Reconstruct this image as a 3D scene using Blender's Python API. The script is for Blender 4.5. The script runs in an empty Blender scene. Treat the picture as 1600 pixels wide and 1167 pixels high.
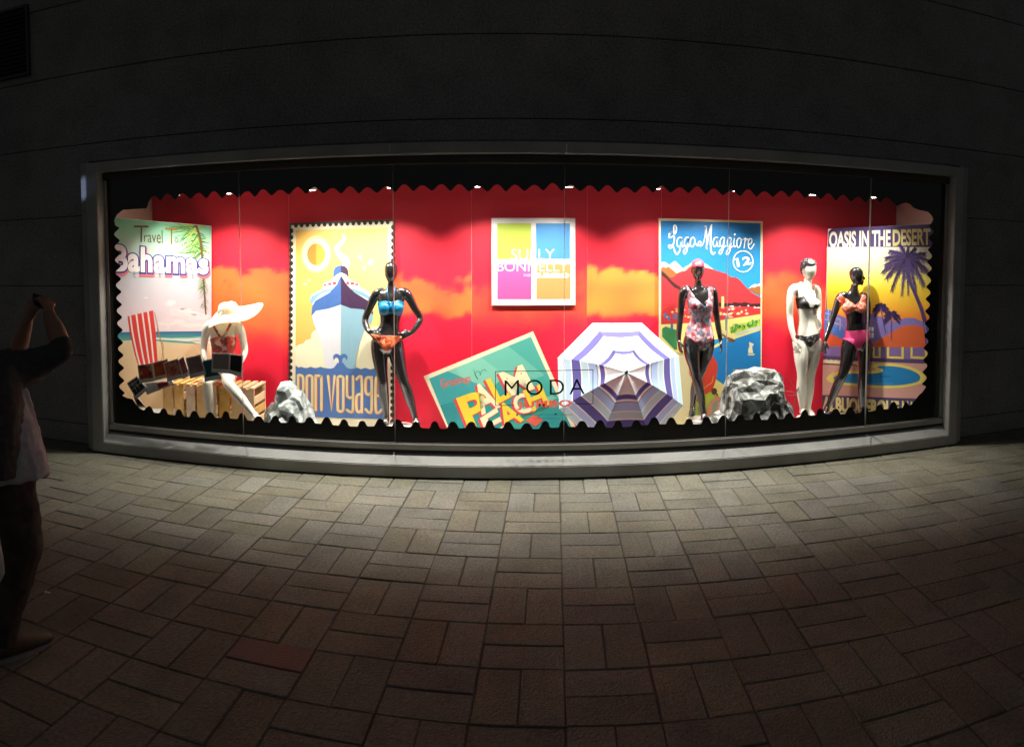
import bpy, bmesh, math, random
from mathutils import Vector, Matrix, noise
from mathutils.geometry import tessellate_polygon
random.seed(7)
S = bpy.context.scene
COL = S.collection
PI = math.pi

# ------------------------------------------------------------------ camera (a phone panorama: cylindrical projection)
H, F, YAW, PITCH, YC = 2.064, 1168.4, -0.0126, -0.0536, 446.84
CR = Matrix.Rotation(YAW, 3, 'Z') @ Matrix.Rotation(PITCH, 3, 'X')
cam = bpy.data.cameras.new('camera')
cam.type = 'PANO'
cam.panorama_type = 'CENTRAL_CYLINDRICAL'
cam.central_cylindrical_range_u_min = -800 / F
cam.central_cylindrical_range_u_max = 800 / F
cam.central_cylindrical_range_v_min = (YC - 1167) / F
cam.central_cylindrical_range_v_max = YC / F
cam.central_cylindrical_radius = 1.0
cam.clip_end = 500
cam.clip_start = 0.05
camo = bpy.data.objects.new('camera', cam)
COL.objects.link(camo)
camo.matrix_world = Matrix.Translation((0, 0, H)) @ (CR @ Matrix.Rotation(PI / 2, 3, 'X')).to_4x4()
S.camera = camo

# ------------------------------------------------------------------ night sky, exposure
W = bpy.data.worlds.new('World'); S.world = W; W.use_nodes = True
nt = W.node_tree; bg = nt.nodes['Background']
sky = nt.nodes.new('ShaderNodeTexSky'); sky.sky_type = 'NISHITA'; sky.sun_disc = False
sky.sun_elevation = math.radians(28); sky.sun_rotation = math.radians(0)
hs_ = nt.nodes.new('ShaderNodeHueSaturation'); hs_.inputs['Saturation'].default_value = 0.22      # city glow greys the night sky
nt.links.new(sky.outputs[0], hs_.inputs['Color']); nt.links.new(hs_.outputs[0], bg.inputs[0]); bg.inputs[1].default_value = 0.0118
S.view_settings.view_transform = 'Standard'; S.view_settings.look = 'None'
S.view_settings.exposure = 0.0; S.view_settings.gamma = 1.0
S.view_settings.use_curve_mapping = False
S.cycles.max_bounces = 8; S.cycles.transparent_max_bounces = 16; S.cycles.diffuse_bounces = 4
S.cycles.sample_clamp_indirect = 6.0; S.cycles.caustics_reflective = False; S.cycles.caustics_refractive = False

LAMP_W = 320.0
GY = 6.64          # glass
BY = 7.72          # printed back wall
FZ = 0.10          # floor of the display
FY = 6.50          # front of the stone surround
WY = 6.747         # facade
LAMP_X = [-3.22, -2.70, -1.83, -1.05, -0.25, 0.62, 1.46, 2.27, 3.08, 3.72]
lamp_objs = []
for i, x in enumerate(LAMP_X):
    L = bpy.data.lights.new('spotlight_beam', 'SPOT'); L.energy = LAMP_W; L.color = (1.0, 0.945, 0.86)
    L.spot_size = math.radians(121); L.spot_blend = 0.30; L.shadow_soft_size = 0.035
    # a flood reflector: strongest along its axis, weaker towards the rim of the cone
    L.use_nodes = True; n_ = L.node_tree; em = n_.nodes['Emission']; tc_ = n_.nodes.new('ShaderNodeTexCoord'); sx_ = n_.nodes.new('ShaderNodeSeparateXYZ')
    ab_ = n_.nodes.new('ShaderNodeMath'); ab_.operation = 'ABSOLUTE'; mr_ = n_.nodes.new('ShaderNodeMapRange'); mr_.interpolation_type = 'SMOOTHSTEP'
    for k_, v_ in ((1, .52), (2, .97), (3, .15), (4, 1.0)): mr_.inputs[k_].default_value = v_
    n_.links.new(tc_.outputs['Normal'], sx_.inputs[0]); n_.links.new(sx_.outputs[2], ab_.inputs[0]); n_.links.new(ab_.outputs[0], mr_.inputs[0]); n_.links.new(mr_.outputs[0], em.inputs['Strength'])
    lo = bpy.data.objects.new('spotlight_beam', L); COL.objects.link(lo)
    lo.location = (x, 7.05, 2.60)
    toe = math.radians(7) * (1 if i % 2 == 0 else -1)
    d = Vector((math.sin(toe), math.sin(math.radians(10)), -1)).normalized()
    lo.rotation_euler = d.to_track_quat('-Z', 'Y').to_euler()
    if i in (0, 9): lo.location.y = 6.93; L.energy *= .36
    lamp_objs.append(lo)
# a blue street sign's light, far to the left outside the picture, grazes the chamfer of the surround
L = bpy.data.lights.new('street_light_beam', 'SPOT'); L.energy = 700; L.color = (0.5, 0.63, 1.0)
L.spot_size = math.radians(2.3); L.spot_blend = 0.5; L.shadow_soft_size = 0.03
lo = bpy.data.objects.new('street_light_beam', L); COL.objects.link(lo)
lo.location = (-10.5, 6.15, 2.2)
lo.rotation_euler = (Vector((-4.085, 6.555, 2.72)) - lo.location).to_track_quat('-Z', 'Y').to_euler()

# ------------------------------------------------------------------ helpers
def ray(X, Y):
    th = (X - 800) / F; v = (YC - Y) / F
    return CR @ Vector((math.sin(th), math.cos(th), v))
def at(X, Y, y):
    d = ray(X, Y); t = y / d.y
    return Vector((d.x * t, y, H + d.z * t))
def atr(X, Y, r):
    d = ray(X, Y); t = r / math.hypot(d.x, d.y)
    return Vector((d.x * t, d.y * t, H + d.z * t))
def ground(X, Y, z=0.0):
    d = ray(X, Y); t = (z - H) / d.z
    return Vector((d.x * t, d.y * t, z))
CRT = CR.transposed()
def proj(p):
    d = CRT @ (Vector(p) - Vector((0, 0, H)))
    return 800 + F * math.atan2(d.x, d.y), YC - F * d.z / math.hypot(d.x, d.y)
def lin(c):
    if isinstance(c, str):
        c = [int(c[i:i + 2], 16) for i in (0, 2, 4)]
    o = []
    for v in c[:3]:
        v = v / 255.0
        o.append(v / 12.92 if v <= 0.04045 else ((v + 0.055) / 1.055) ** 2.4)
    return tuple(o) + (1.0,)

def empty(name, loc, label=None, cat=None, group=None, kind=None):
    o = bpy.data.objects.new(name, None); COL.objects.link(o); o.location = loc
    o.empty_display_size = 0.1
    return tag(o, label, cat, group, kind)
def tag(o, label=None, cat=None, group=None, kind=None):
    if label: o['label'] = label
    if cat: o['category'] = cat
    if group: o['group'] = group
    if kind: o['kind'] = kind
    return o
def put(o, parent):
    if parent is not None:
        o.parent = parent
        o.matrix_parent_inverse = Matrix.Translation(parent.location).inverted()
    return o
def link(name, me, m=None, parent=None, smooth=False):
    o = bpy.data.objects.new(name, me); COL.objects.link(o)
    if m is not None and not len(me.materials): me.materials.append(m)
    if smooth:
        me.polygons.foreach_set('use_smooth', [True] * len(me.polygons)); me.update()
    return put(o, parent)
def mesh(name, verts, faces, m=None, parent=None, smooth=False):
    me = bpy.data.meshes.new(name); me.from_pydata([tuple(v) for v in verts], [], faces); me.update()
    return link(name, me, m, parent, smooth)
def bm_obj(name, bm, m=None, parent=None, smooth=False):
    me = bpy.data.meshes.new(name); bm.to_mesh(me); bm.free()
    return link(name, me, m, parent, smooth)
def bm_box(bm, lo, hi, bevel=0.0, mtx=None):
    r = bmesh.ops.create_cube(bm, size=1.0)
    vs = r['verts']
    for v in vs:
        v.co = Vector([lo[i] + (v.co[i] + 0.5) * (hi[i] - lo[i]) for i in range(3)])
    if bevel:
        es = list({e for v in vs for e in v.link_edges})
        g = bmesh.ops.bevel(bm, geom=es, offset=bevel, segments=1, affect='EDGES', profile=0.5)
        vs = list({v for f in g['faces'] for v in f.verts} | {v for v in vs if v.is_valid})
    if mtx is not None:
        for v in vs: v.co = mtx @ v.co
    return vs
def box(name, lo, hi, m, parent=None, bevel=0.0, mtx=None):
    bm = bmesh.new(); bm_box(bm, lo, hi, bevel, mtx); return bm_obj(name, bm, m, parent)
def catmull(pts, n=6):
    P = [tuple(p) for p in pts]
    if len(P) < 3: n_ = n
    Q = [P[0]] + P + [P[-1]]; out = []
    for i in range(1, len(Q) - 2):
        p0, p1, p2, p3 = Q[i - 1], Q[i], Q[i + 1], Q[i + 2]
        for k in range(n):
            t = k / n
            out.append(tuple(0.5 * (2 * b + (c - a) * t + (2 * a - 5 * b + 4 * c - d) * t * t + (3 * b - a - 3 * c + d) * t ** 3)
                             for a, b, c, d in zip(p0, p1, p2, p3)))
    out.append(P[-1]); return out
def bm_tube(bm, pts, rad, n=10, ref=Vector((0, 1, 0)), ratio=None):
    """closed tapered tube; rad: list of radii; ratio: list of depth/width ratios (depth along ref)."""
    pts = [Vector(p) for p in pts]; rings = []
    for i, p in enumerate(pts):
        a = pts[max(i - 1, 0)]; b = pts[min(i + 1, len(pts) - 1)]
        t = (b - a).normalized() if (b - a).length > 1e-9 else Vector((0, 0, 1))
        r_ = ref if abs(t.dot(ref)) < 0.95 else Vector((1, 0.3, 0)).normalized()
        u = t.cross(r_).normalized(); v = u.cross(t).normalized()
        rr = rad[i] if hasattr(rad, '__len__') else rad
        q = 1.0 if ratio is None else (ratio[i] if hasattr(ratio, '__len__') else ratio)
        rings.append([bm.verts.new(p + u * (rr * math.cos(2 * PI * k / n)) + v * (rr * q * math.sin(2 * PI * k / n))) for k in range(n)])
    for A, B in zip(rings, rings[1:]):
        for k in range(n):
            bm.faces.new((A[k], A[(k + 1) % n], B[(k + 1) % n], B[k]))
    bm.faces.new(rings[0][::-1]); bm.faces.new(rings[-1])
def bm_ball(bm, c, r, rot=None, seg=16):
    g = bmesh.ops.create_uvsphere(bm, u_segments=seg, v_segments=max(8, seg * 2 // 3), radius=1.0)
    M = Matrix.Diagonal(Vector(r)).to_4x4()
    if rot is not None: M = rot.to_4x4() @ M
    M = Matrix.Translation(c) @ M
    for v in g['verts']: v.co = M @ v.co

# ------------------------------------------------------------------ materials
def mat(name, col, rough=0.6, metal=0.0, col2=None, scale=8.0, detail=6.0, bump=0.0, bscale=None, spec=0.5, coat=0.0, coord='Object', rnd=0.0, grime=0.0):
    m = bpy.data.materials.new(name); m.use_nodes = True
    n = m.node_tree; b = n.nodes['Principled BSDF']
    b.inputs['Roughness'].default_value = rough; b.inputs['Metallic'].default_value = metal
    b.inputs['Specular IOR Level'].default_value = spec
    b.inputs['Coat Weight'].default_value = coat; b.inputs['Coat Roughness'].default_value = 0.08
    c = lin(col) if isinstance(col, (str, tuple)) and (isinstance(col, str) or max(col) > 1) else tuple(col)[:3] + (1,)
    b.inputs['Base Color'].default_value = c
    tc = n.nodes.new('ShaderNodeTexCoord') if coord != 'Position' else n.nodes.new('ShaderNodeNewGeometry')
    out = None
    if col2 is not None:
        c2 = lin(col2) if isinstance(col2, str) or max(col2) > 1 else tuple(col2)[:3] + (1,)
        no = n.nodes.new('ShaderNodeTexNoise'); no.inputs['Scale'].default_value = scale; no.inputs['Detail'].default_value = detail
        n.links.new(tc.outputs[coord], no.inputs['Vector'])
        rp = n.nodes.new('ShaderNodeValToRGB'); rp.color_ramp.elements[0].position = 0.32; rp.color_ramp.elements[1].position = 0.68
        rp.color_ramp.elements[0].color = c; rp.color_ramp.elements[1].color = c2
        n.links.new(no.outputs['Fac'], rp.inputs[0]); out = rp.outputs[0]
    if rnd:
        oi = n.nodes.new('ShaderNodeObjectInfo')
        hs = n.nodes.new('ShaderNodeHueSaturation')
        mr = n.nodes.new('ShaderNodeMapRange'); mr.inputs[3].default_value = 1 - rnd; mr.inputs[4].default_value = 1 + rnd
        n.links.new(oi.outputs['Random'], mr.inputs[0]); n.links.new(mr.outputs[0], hs.inputs['Value'])
        ms = n.nodes.new('ShaderNodeMapRange'); ms.inputs[3].default_value = 0.7; ms.inputs[4].default_value = 1.35
        fr = n.nodes.new('ShaderNodeMath'); fr.operation = 'FRACT'; mu = n.nodes.new('ShaderNodeMath'); mu.operation = 'MULTIPLY'; mu.inputs[1].default_value = 7.31
        n.links.new(oi.outputs['Random'], mu.inputs[0]); n.links.new(mu.outputs[0], fr.inputs[0]); n.links.new(fr.outputs[0], ms.inputs[0]); n.links.new(ms.outputs[0], hs.inputs['Saturation'])
        if out is not None: n.links.new(out, hs.inputs['Color'])
        else: hs.inputs['Color'].default_value = c
        out = hs.outputs[0]
    if grime:
        for sc_, lo_, hi_, dk, dt in ((.55, .38, .66, 1 - grime * .55, 5), (2.7, .45, .72, 1 - grime * .5, 7), (38, .70, .76, 1 - grime, 2)):
            g_ = n.nodes.new('ShaderNodeTexNoise'); g_.inputs['Scale'].default_value = sc_; g_.inputs['Detail'].default_value = dt; g_.inputs['Roughness'].default_value = .62
            q_ = n.nodes.new('ShaderNodeMapRange'); q_.inputs[1].default_value = lo_; q_.inputs[2].default_value = hi_; q_.inputs[3].default_value = 1.0; q_.inputs[4].default_value = dk
            x_ = n.nodes.new('ShaderNodeMixRGB'); x_.blend_type = 'MULTIPLY'; x_.inputs[0].default_value = 1.0
            n.links.new(tc.outputs[coord], g_.inputs['Vector']); n.links.new(g_.outputs['Fac'], q_.inputs[0]); n.links.new(q_.outputs[0], x_.inputs[2])
            if out is not None: n.links.new(out, x_.inputs[1])
            else: x_.inputs[1].default_value = c
            out = x_.outputs[0]
    if out is not None: n.links.new(out, b.inputs['Base Color'])
    if bump:
        nb = n.nodes.new('ShaderNodeTexNoise'); nb.inputs['Scale'].default_value = bscale or scale * 4; nb.inputs['Detail'].default_value = 8
        n.links.new(tc.outputs[coord], nb.inputs['Vector'])
        bp = n.nodes.new('ShaderNodeBump'); bp.inputs['Strength'].default_value = bump; bp.inputs['Distance'].default_value = 0.01
        n.links.new(nb.outputs['Fac'], bp.inputs['Height']); n.links.new(bp.outputs[0], b.inputs['Normal'])
    return m
def ink_mat(name, rough=0.55, spec=0.35, translucent=0.0):
    m = bpy.data.materials.new(name); m.use_nodes = True
    n = m.node_tree; b = n.nodes['Principled BSDF']; b.inputs['Roughness'].default_value = rough
    b.inputs['Specular IOR Level'].default_value = spec
    a = n.nodes.new('ShaderNodeAttribute'); a.attribute_name = 'Col'
    n.links.new(a.outputs['Color'], b.inputs['Base Color'])
    if translucent:
        t = n.nodes.new('ShaderNodeBsdfTranslucent'); n.links.new(a.outputs['Color'], t.inputs[0])
        x = n.nodes.new('ShaderNodeMixShader'); x.inputs[0].default_value = translucent
        n.links.new(b.outputs[0], x.inputs[1]); n.links.new(t.outputs[0], x.inputs[2])
        n.links.new(x.outputs[0], n.nodes['Material Output'].inputs[0])
    return m
def cells_mat(name, cols, scale, rough=0.5, rnd=1.0):
    m = bpy.data.materials.new(name); m.use_nodes = True
    n = m.node_tree; b = n.nodes['Principled BSDF']; b.inputs['Roughness'].default_value = rough
    tc = n.nodes.new('ShaderNodeTexCoord'); vo = n.nodes.new('ShaderNodeTexVoronoi'); vo.inputs['Scale'].default_value = scale
    no = n.nodes.new('ShaderNodeTexNoise'); no.inputs['Scale'].default_value = scale * 1.3
    ad = n.nodes.new('ShaderNodeMixRGB'); ad.blend_type = 'ADD'; ad.inputs[0].default_value = 0.06 * rnd
    n.links.new(tc.outputs['Object'], no.inputs['Vector']); n.links.new(tc.outputs['Object'], ad.inputs[1]); n.links.new(no.outputs['Color'], ad.inputs[2])
    n.links.new(ad.outputs[0], vo.inputs['Vector'])
    rp = n.nodes.new('ShaderNodeValToRGB'); rp.color_ramp.interpolation = 'CONSTANT'
    while len(rp.color_ramp.elements) < len(cols): rp.color_ramp.elements.new(0.5)
    for i, c in enumerate(cols):
        rp.color_ramp.elements[i].position = i / len(cols); rp.color_ramp.elements[i].color = lin(c)
    sp = n.nodes.new('ShaderNodeSeparateColor')
    n.links.new(vo.outputs['Color'], sp.inputs[0]); n.links.new(sp.outputs[0], rp.inputs[0]); n.links.new(rp.outputs[0], b.inputs['Base Color'])
    return m
INK = ink_mat('printed_ink')
VINYL_INK = ink_mat('window_vinyl_ink', 0.5, 0.35, 0.85)
M_STONE = mat('facade_stone', (0.39, 0.375, 0.35), 0.8, spec=.2, col2=(0.20, 0.195, 0.19), scale=55, detail=3, bump=0.6, bscale=50, coord='Position', grime=.45)
M_JOINT = mat('joint_mortar', (0.05, 0.05, 0.05), 0.9, col2=(0.065, 0.065, 0.065))  # plain dark backing colour behind the open panel joints
M_FRAME = mat('surround_concrete', (0.43, 0.425, 0.405), 0.55, col2=(0.34, 0.335, 0.32), scale=2.2, bump=0.2, bscale=40, coord='Position', grime=.32)
M_ALU = mat('aluminium_rail', (0.42, 0.41, 0.39), 0.38, 0.6, col2=(0.3, 0.3, 0.29), scale=3)
M_DARK = mat('shadow_gap_and_dark_trim', (0.012, 0.012, 0.012), 0.7, col2=(0.02, 0.02, 0.02))  # painted shadow under the glazing rail; also plain dark trim
M_BLACKVINYL = mat('black_window_vinyl', (0.008, 0.008, 0.008), 0.6, spec=.12, col2=(0.012, 0.011, 0.010), scale=3)
M_PAVER = mat('concrete_paver', (0.272, 0.258, 0.202), 0.85, col2=(0.172, 0.164, 0.130), scale=42, bump=0.8, bscale=70, rnd=0.13, coord='Position', grime=.6)
M_PAVERRED = mat('stained_red_paver', (0.28, 0.15, 0.13), 0.85, col2=(0.21, 0.15, 0.125), scale=6, coord='Position', grime=.4, bump=0.6, bscale=90)
M_SAND = mat('joint_sand', (0.055, 0.05, 0.042), 0.95, col2=(0.08, 0.073, 0.06), scale=30)
M_GROUND = mat('asphalt', (0.05, 0.05, 0.05), 0.9, col2=(0.035, 0.035, 0.035), scale=20)
M_SIDE = mat('side_wall_paint', (0.62, 0.50, 0.44), 0.7, col2=(0.58, 0.46, 0.40), scale=2)
M_FLOOR = mat('display_floor_white', (0.75, 0.73, 0.70), 0.5, col2=(0.68, 0.66, 0.63), scale=3)
M_CEIL = mat('display_ceiling_paint', (0.8, 0.77, 0.74), 0.8, col2=(0.76, 0.73, 0.7))
M_BLACKGLOSS = mat('black_gloss_lacquer', (0.010, 0.009, 0.009), 0.2, col2=(0.014, 0.012, 0.012), spec=0.6, coat=1.0)
M_WHITEMAN = mat('white_satin_lacquer', (0.72, 0.69, 0.60), 0.35, col2=(0.68, 0.65, 0.56), spec=0.5)
M_WOOD = mat('pine_board', 'd6b88c', 0.6, col2='c29d6c', scale=9, bump=0.15, bscale=50, rnd=0.12)
M_CARD = mat('card_paper', (0.80, 0.74, 0.75), 0.6, col2=(0.74, 0.69, 0.7))
M_BOARD = mat('foam_board', (0.78, 0.76, 0.7), 0.6, col2=(0.74, 0.72, 0.66))
M_BLACKBOARD = mat('black_mount_board', (0.03, 0.022, 0.02), 0.6, col2=(0.04, 0.03, 0.028))
M_PANEWHITE = mat('silicone_joint', (0.8, 0.76, 0.72), 0.4, col2=(0.74, 0.7, 0.66))
_n = M_PANEWHITE.node_tree; _t = _n.nodes.new('ShaderNodeBsdfTranslucent'); _t.inputs[0].default_value = (.55, .52, .49, 1); _x = _n.nodes.new('ShaderNodeMixShader'); _x.inputs[0].default_value = .8
_n.links.new(_n.nodes['Principled BSDF'].outputs[0], _x.inputs[1]); _n.links.new(_t.outputs[0], _x.inputs[2]); _n.links.new(_x.outputs[0], _n.nodes['Material Output'].inputs[0])
def glass_mat():
    m = bpy.data.materials.new('window_glass'); m.use_nodes = True; n = m.node_tree
    n.nodes.remove(n.nodes['Principled BSDF'])
    t = n.nodes.new('ShaderNodeBsdfTransparent'); t.inputs[0].default_value = (0.97, 0.985, 0.98, 1)
    g = n.nodes.new('ShaderNodeBsdfGlossy'); g.inputs['Roughness'].default_value = 0.02
    f = n.nodes.new('ShaderNodeFresnel')
    gm = n.nodes.new('ShaderNodeNewGeometry'); mr = n.nodes.new('ShaderNodeMapRange')       # same reflectance from both sides of the thin pane
    mr.inputs[3].default_value = 1.3; mr.inputs[4].default_value = 1 / 1.3
    n.links.new(gm.outputs['Backfacing'], mr.inputs[0]); n.links.new(mr.outputs[0], f.inputs[0])
    x = n.nodes.new('ShaderNodeMixShader')
    n.links.new(f.outputs[0], x.inputs[0]); n.links.new(t.outputs[0], x.inputs[1]); n.links.new(g.outputs[0], x.inputs[2])
    n.links.new(x.outputs[0], n.nodes['Material Output'].inputs[0]); return m
M_GLASS = glass_mat()
def emit_mat(name, col, s):
    m = bpy.data.materials.new(name); m.use_nodes = True
    b = m.node_tree.nodes['Principled BSDF']; b.inputs['Base Color'].default_value = col + (1,)
    b.inputs['Emission Color'].default_value = col + (1,); b.inputs['Emission Strength'].default_value = s; return m
M_LENS = emit_mat('lit_lamp_lens', (1.0, 0.93, 0.82), 110.0)

# ------------------------------------------------------------------ flat print, traced on a plane
class Plane:
    def __init__(s, p0, n): s.p0 = Vector(p0); s.n = Vector(n).normalized()
    def hit(s, X, Y, off=0.0):
        d = ray(X, Y); o = Vector((0, 0, H)); p = s.p0 + s.n * off
        t = (p - o).dot(s.n) / d.dot(s.n); return o + d * t
def wall_plane(y): return Plane((0, y, 0), (0, -1, 0))
def two_point_plane(a, b):
    t = (Vector(b) - Vector(a)); n = Vector((t.y, -t.x, 0))
    if n.dot(Vector(a) - Vector((0, 0, 0))) > 0: n = -n
    return Plane(a, n)
def zz(x0, y0, s):
    return lambda pts: [(x0 + p[0] / s, y0 + p[1] / s) for p in pts]
_FONT = {}
def glyph_mesh(txt, bold=0.0, spacing=1.0):
    k = (txt, bold, spacing)
    if k in _FONT: return _FONT[k]
    def conv(b):
        c = bpy.data.curves.new('lettering', 'FONT'); c.body = txt; c.offset = b; c.resolution_u = 4; c.space_character = spacing
        o = bpy.data.objects.new('lettering', c); COL.objects.link(o)
        bpy.context.view_layer.update()
        me = bpy.data.meshes.new_from_object(o.evaluated_get(bpy.context.evaluated_depsgraph_get()))
        V = [tuple(v.co) for v in me.vertices]; P = [tuple(p.vertices) for p in me.polygons]
        bpy.data.objects.remove(o); bpy.data.curves.remove(c); bpy.data.meshes.remove(me); return V, P
    V0, _ = conv(0.0); V, P = (V0, _) if not bold else conv(bold)
    x0, x1 = min(v[0] for v in V0), max(v[0] for v in V0); y0, y1 = min(v[1] for v in V0), max(v[1] for v in V0)
    _FONT[k] = ([((v[0] - x0) / (x1 - x0), (v[1] - y0) / (y1 - y0)) for v in V], P)
    return _FONT[k]
INK_DENSITY = 0.56                     # matt print on uncoated board: its white reflects a little over half
class Art:
    STEP = 0.0003
    def __init__(s, plane, tr=None, base=0.0): s.pl = plane; s.tr = tr or (lambda p: p); s.V = []; s.Fc = []; s.C = []; s.base = base
    def add(s, px, faces, cols, L):
        n0 = len(s.V)
        for q in px: s.V.append(s.pl.hit(q[0], q[1], s.base + L * s.STEP))
        if isinstance(cols, (str, tuple)) and not isinstance(cols[0], (tuple, list)) or isinstance(cols, str): cols = [cols] * len(px)
        s.C += [tuple(v * INK_DENSITY for v in lin(c)[:3]) + (1.0,) for c in cols]
        s.Fc += [tuple(n0 + i for i in f) for f in faces]
    def poly(s, pts, col, L, smooth=0, raw=False):
        if smooth: pts = catmull(list(pts) + [pts[0]], smooth)[:-1]
        px = pts if raw else s.tr(pts)
        tris = tessellate_polygon([[Vector((p[0], p[1], 0)) for p in px]])
        if callable(col): col = [col(*p) for p in pts]
        s.add(px, [tuple(t) for t in tris], col, L)
    def rect(s, x0, y0, x1, y1, col, L): s.poly([(x0, y0), (x1, y0), (x1, y1), (x0, y1)], col, L)
    def disc(s, cx, cy, rx, ry, col, L, a0=0, a1=360, n=28):
        pts = [(cx + rx * math.cos(math.radians(a0 + (a1 - a0) * k / n)), cy + ry * math.sin(math.radians(a0 + (a1 - a0) * k / n))) for k in range(n + (a1 - a0 < 360))]
        s.poly(pts, col, L)
    def grad(s, x0, y0, x1, y1, stops, L, n=24, wob=None):
        """vertical gradient strip; stops [(t,(r,g,b))]"""
        def c(t):
            for (t0, a), (t1, b) in zip(stops, stops[1:]):
                if t <= t1:
                    k = 0 if t1 == t0 else max(0, (t - t0) / (t1 - t0)); return tuple(p + (q - p) * k for p, q in zip(a, b))
            return stops[-1][1]
        pts, cols, fs = [], [], []
        for i in range(n + 1):
            y = y0 + (y1 - y0) * i / n
            pts += [(x0, y), (x1, y)]; cols += [c(i / n)] * 2
            if i: fs.append((2 * i - 2, 2 * i - 1, 2 * i + 1, 2 * i))
        s.add(s.tr(pts), fs, cols, L)
    def stroke(s, pts, w, col, L, n=5, caps=True):
        P = catmull(pts, n) if n > 1 else list(pts)
        N = len(P); V, Fs, Cs = [], [], []
        for i, p in enumerate(P):
            a = P[max(i - 1, 0)]; b = P[min(i + 1, N - 1)]
            dx, dy = b[0] - a[0], b[1] - a[1]; l = math.hypot(dx, dy) or 1
            ww = (w if not hasattr(w, '__len__') else w[0] + (w[1] - w[0]) * i / max(N - 1, 1)) / 2
            V += [(p[0] - dy / l * ww, p[1] + dx / l * ww), (p[0] + dy / l * ww, p[1] - dx / l * ww)]
            if i: Fs.append((2 * i - 2, 2 * i - 1, 2 * i + 1, 2 * i))
        s.add(s.tr(V), Fs, col, L)
        if caps:
            for j, p in ((0, P[0]), (1, P[-1])):
                ww = w if not hasattr(w, '__len__') else w[j]
                if ww > 3: s.disc(p[0], p[1], ww / 2, ww / 2, col, L + (0.1 if j else 0.2), n=10)
    def text(s, txt, quad, col, L, bold=0.0, spacing=1.0):
        V, P = glyph_mesh(txt, bold, spacing); (a, b, c, d) = quad      # TL TR BR BL
        px = []
        for u, v in V:
            t = 1 - v
            px.append(tuple((a[i] * (1 - u) + b[i] * u) * (1 - t) + (d[i] * (1 - u) + c[i] * u) * t for i in (0, 1)))
        s.add(s.tr(px), P, col, L)
    def build(s, name, parent, m=None):
        o = mesh(name, s.V, s.Fc, m or INK, parent)
        at_ = o.data.color_attributes.new('Col', 'FLOAT_COLOR', 'POINT')
        at_.data.foreach_set('color', [x for c in s.C for x in c])
        return o
def slab(name, plane, quad, thick, m, parent, off=0.0):
    """board: its front lies on the plane, its thickness goes away from the street"""
    fr = [plane.hit(X, Y, off) for X, Y in quad]; bk = [p - plane.n * thick for p in fr]
    n = len(quad)
    return mesh(name, fr + bk, [tuple(range(n)), tuple(range(2 * n - 1, n - 1, -1))] + [(i, i + n, (i + 1) % n + n, (i + 1) % n) for i in range(n)], m, parent)

# ================================================================== GROUND AND PAVING
g = box('ground', (-40, -40, -0.30), (40, 40, -0.062), M_GROUND); tag(g, kind='structure')
pav = empty('pavement', (0, 3, 0), kind='structure')
box('paver_bed', (-9, -3, -0.06), (9.5, 7.9, -0.007), M_SAND, pav)
SX, SY, GX, GYY, GA = 0.0643 * 6.5, 0.0667 * 6.5, 0.0734 * 6.5, 0.9423 * 6.5, -0.068
def paver_bm(lx, ly):
    bm = bmesh.new(); bm_box(bm, (-lx / 2, -ly / 2, -0.05), (lx / 2, ly / 2, 0.0), 0.005); return bm
pm = []
for k in range(5):
    bm = paver_bm(SX - 0.006, SY / 2 - 0.006)
    for v in bm.verts: v.co += Vector((random.uniform(-.0012, .0012), random.uniform(-.0012, .0012), random.uniform(-.0008, .0008)))
    me = bpy.data.meshes.new('paver'); bm.to_mesh(me); bm.free(); me.materials.append(M_PAVER); pm.append(me)
pv = []
for k in range(5):
    bm = paver_bm(SX / 2 - 0.006, SY - 0.006)
    for v in bm.verts: v.co += Vector((random.uniform(-.0012, .0012), random.uniform(-.0012, .0012), random.uniform(-.0008, .0008)))
    me = bpy.data.meshes.new('paver'); bm.to_mesh(me); bm.free(); me.materials.append(M_PAVER); pv.append(me)
ca, sa = math.cos(GA), math.sin(GA)
plist = []
for i in range(-22, 24):
    for k in range(-3, 16):
        for h in (0, 1):
            V = (i + k) % 2 == 1
            u, v = ((i + .25 + .5 * h) * SX, -(k + .5) * SY) if V else ((i + .5) * SX, -(k + .25 + .5 * h) * SY)
            x, y = GX + u * ca - v * sa, GYY + u * sa + v * ca
            if y > 6.95 or abs(x) > 8.5: continue
            X, Y = proj((x, y, 0))
            vis = -60 < X < 1660 and Y < 1200
            plist.append((not vis, math.hypot(x, y), x, y, V))
plist.sort()
red = ground(402, 1008)
ri = min(range(300), key=lambda q: (plist[q][2] - red.x) ** 2 + (plist[q][3] - red.y) ** 2)
rest = bmesh.new()
for q, (nv, r, x, y, V) in enumerate(plist):
    tilt = Matrix.Rotation(GA + random.gauss(0, .004), 4, 'Z') @ Matrix.Rotation(random.gauss(0, .004), 4, 'X') @ Matrix.Rotation(random.gauss(0, .004), 4, 'Y')
    M = Matrix.Translation((x + random.gauss(0, .0012), y + random.gauss(0, .0012), random.gauss(0, .0014))) @ tilt
    me = random.choice(pv if V else pm)
    if q < 300:
        if q == ri:
            me = me.copy(); me.materials[0] = M_PAVERRED
        o = bpy.data.objects.new('paver', me); COL.objects.link(o); o.parent = pav
        o.matrix_parent_inverse = Matrix.Translation(pav.location).inverted(); o.matrix_basis = M
        if q == ri: o['label'] = 'paver stained reddish among the beige ones'
    else:
        n0 = len(rest.verts); rest.from_mesh(me); rest.verts.ensure_lookup_table()
        for v in rest.verts[n0:]: v.co = M @ v.co
tag(bm_obj('paver_field', rest, M_PAVER, pav), kind='stuff')

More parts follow.
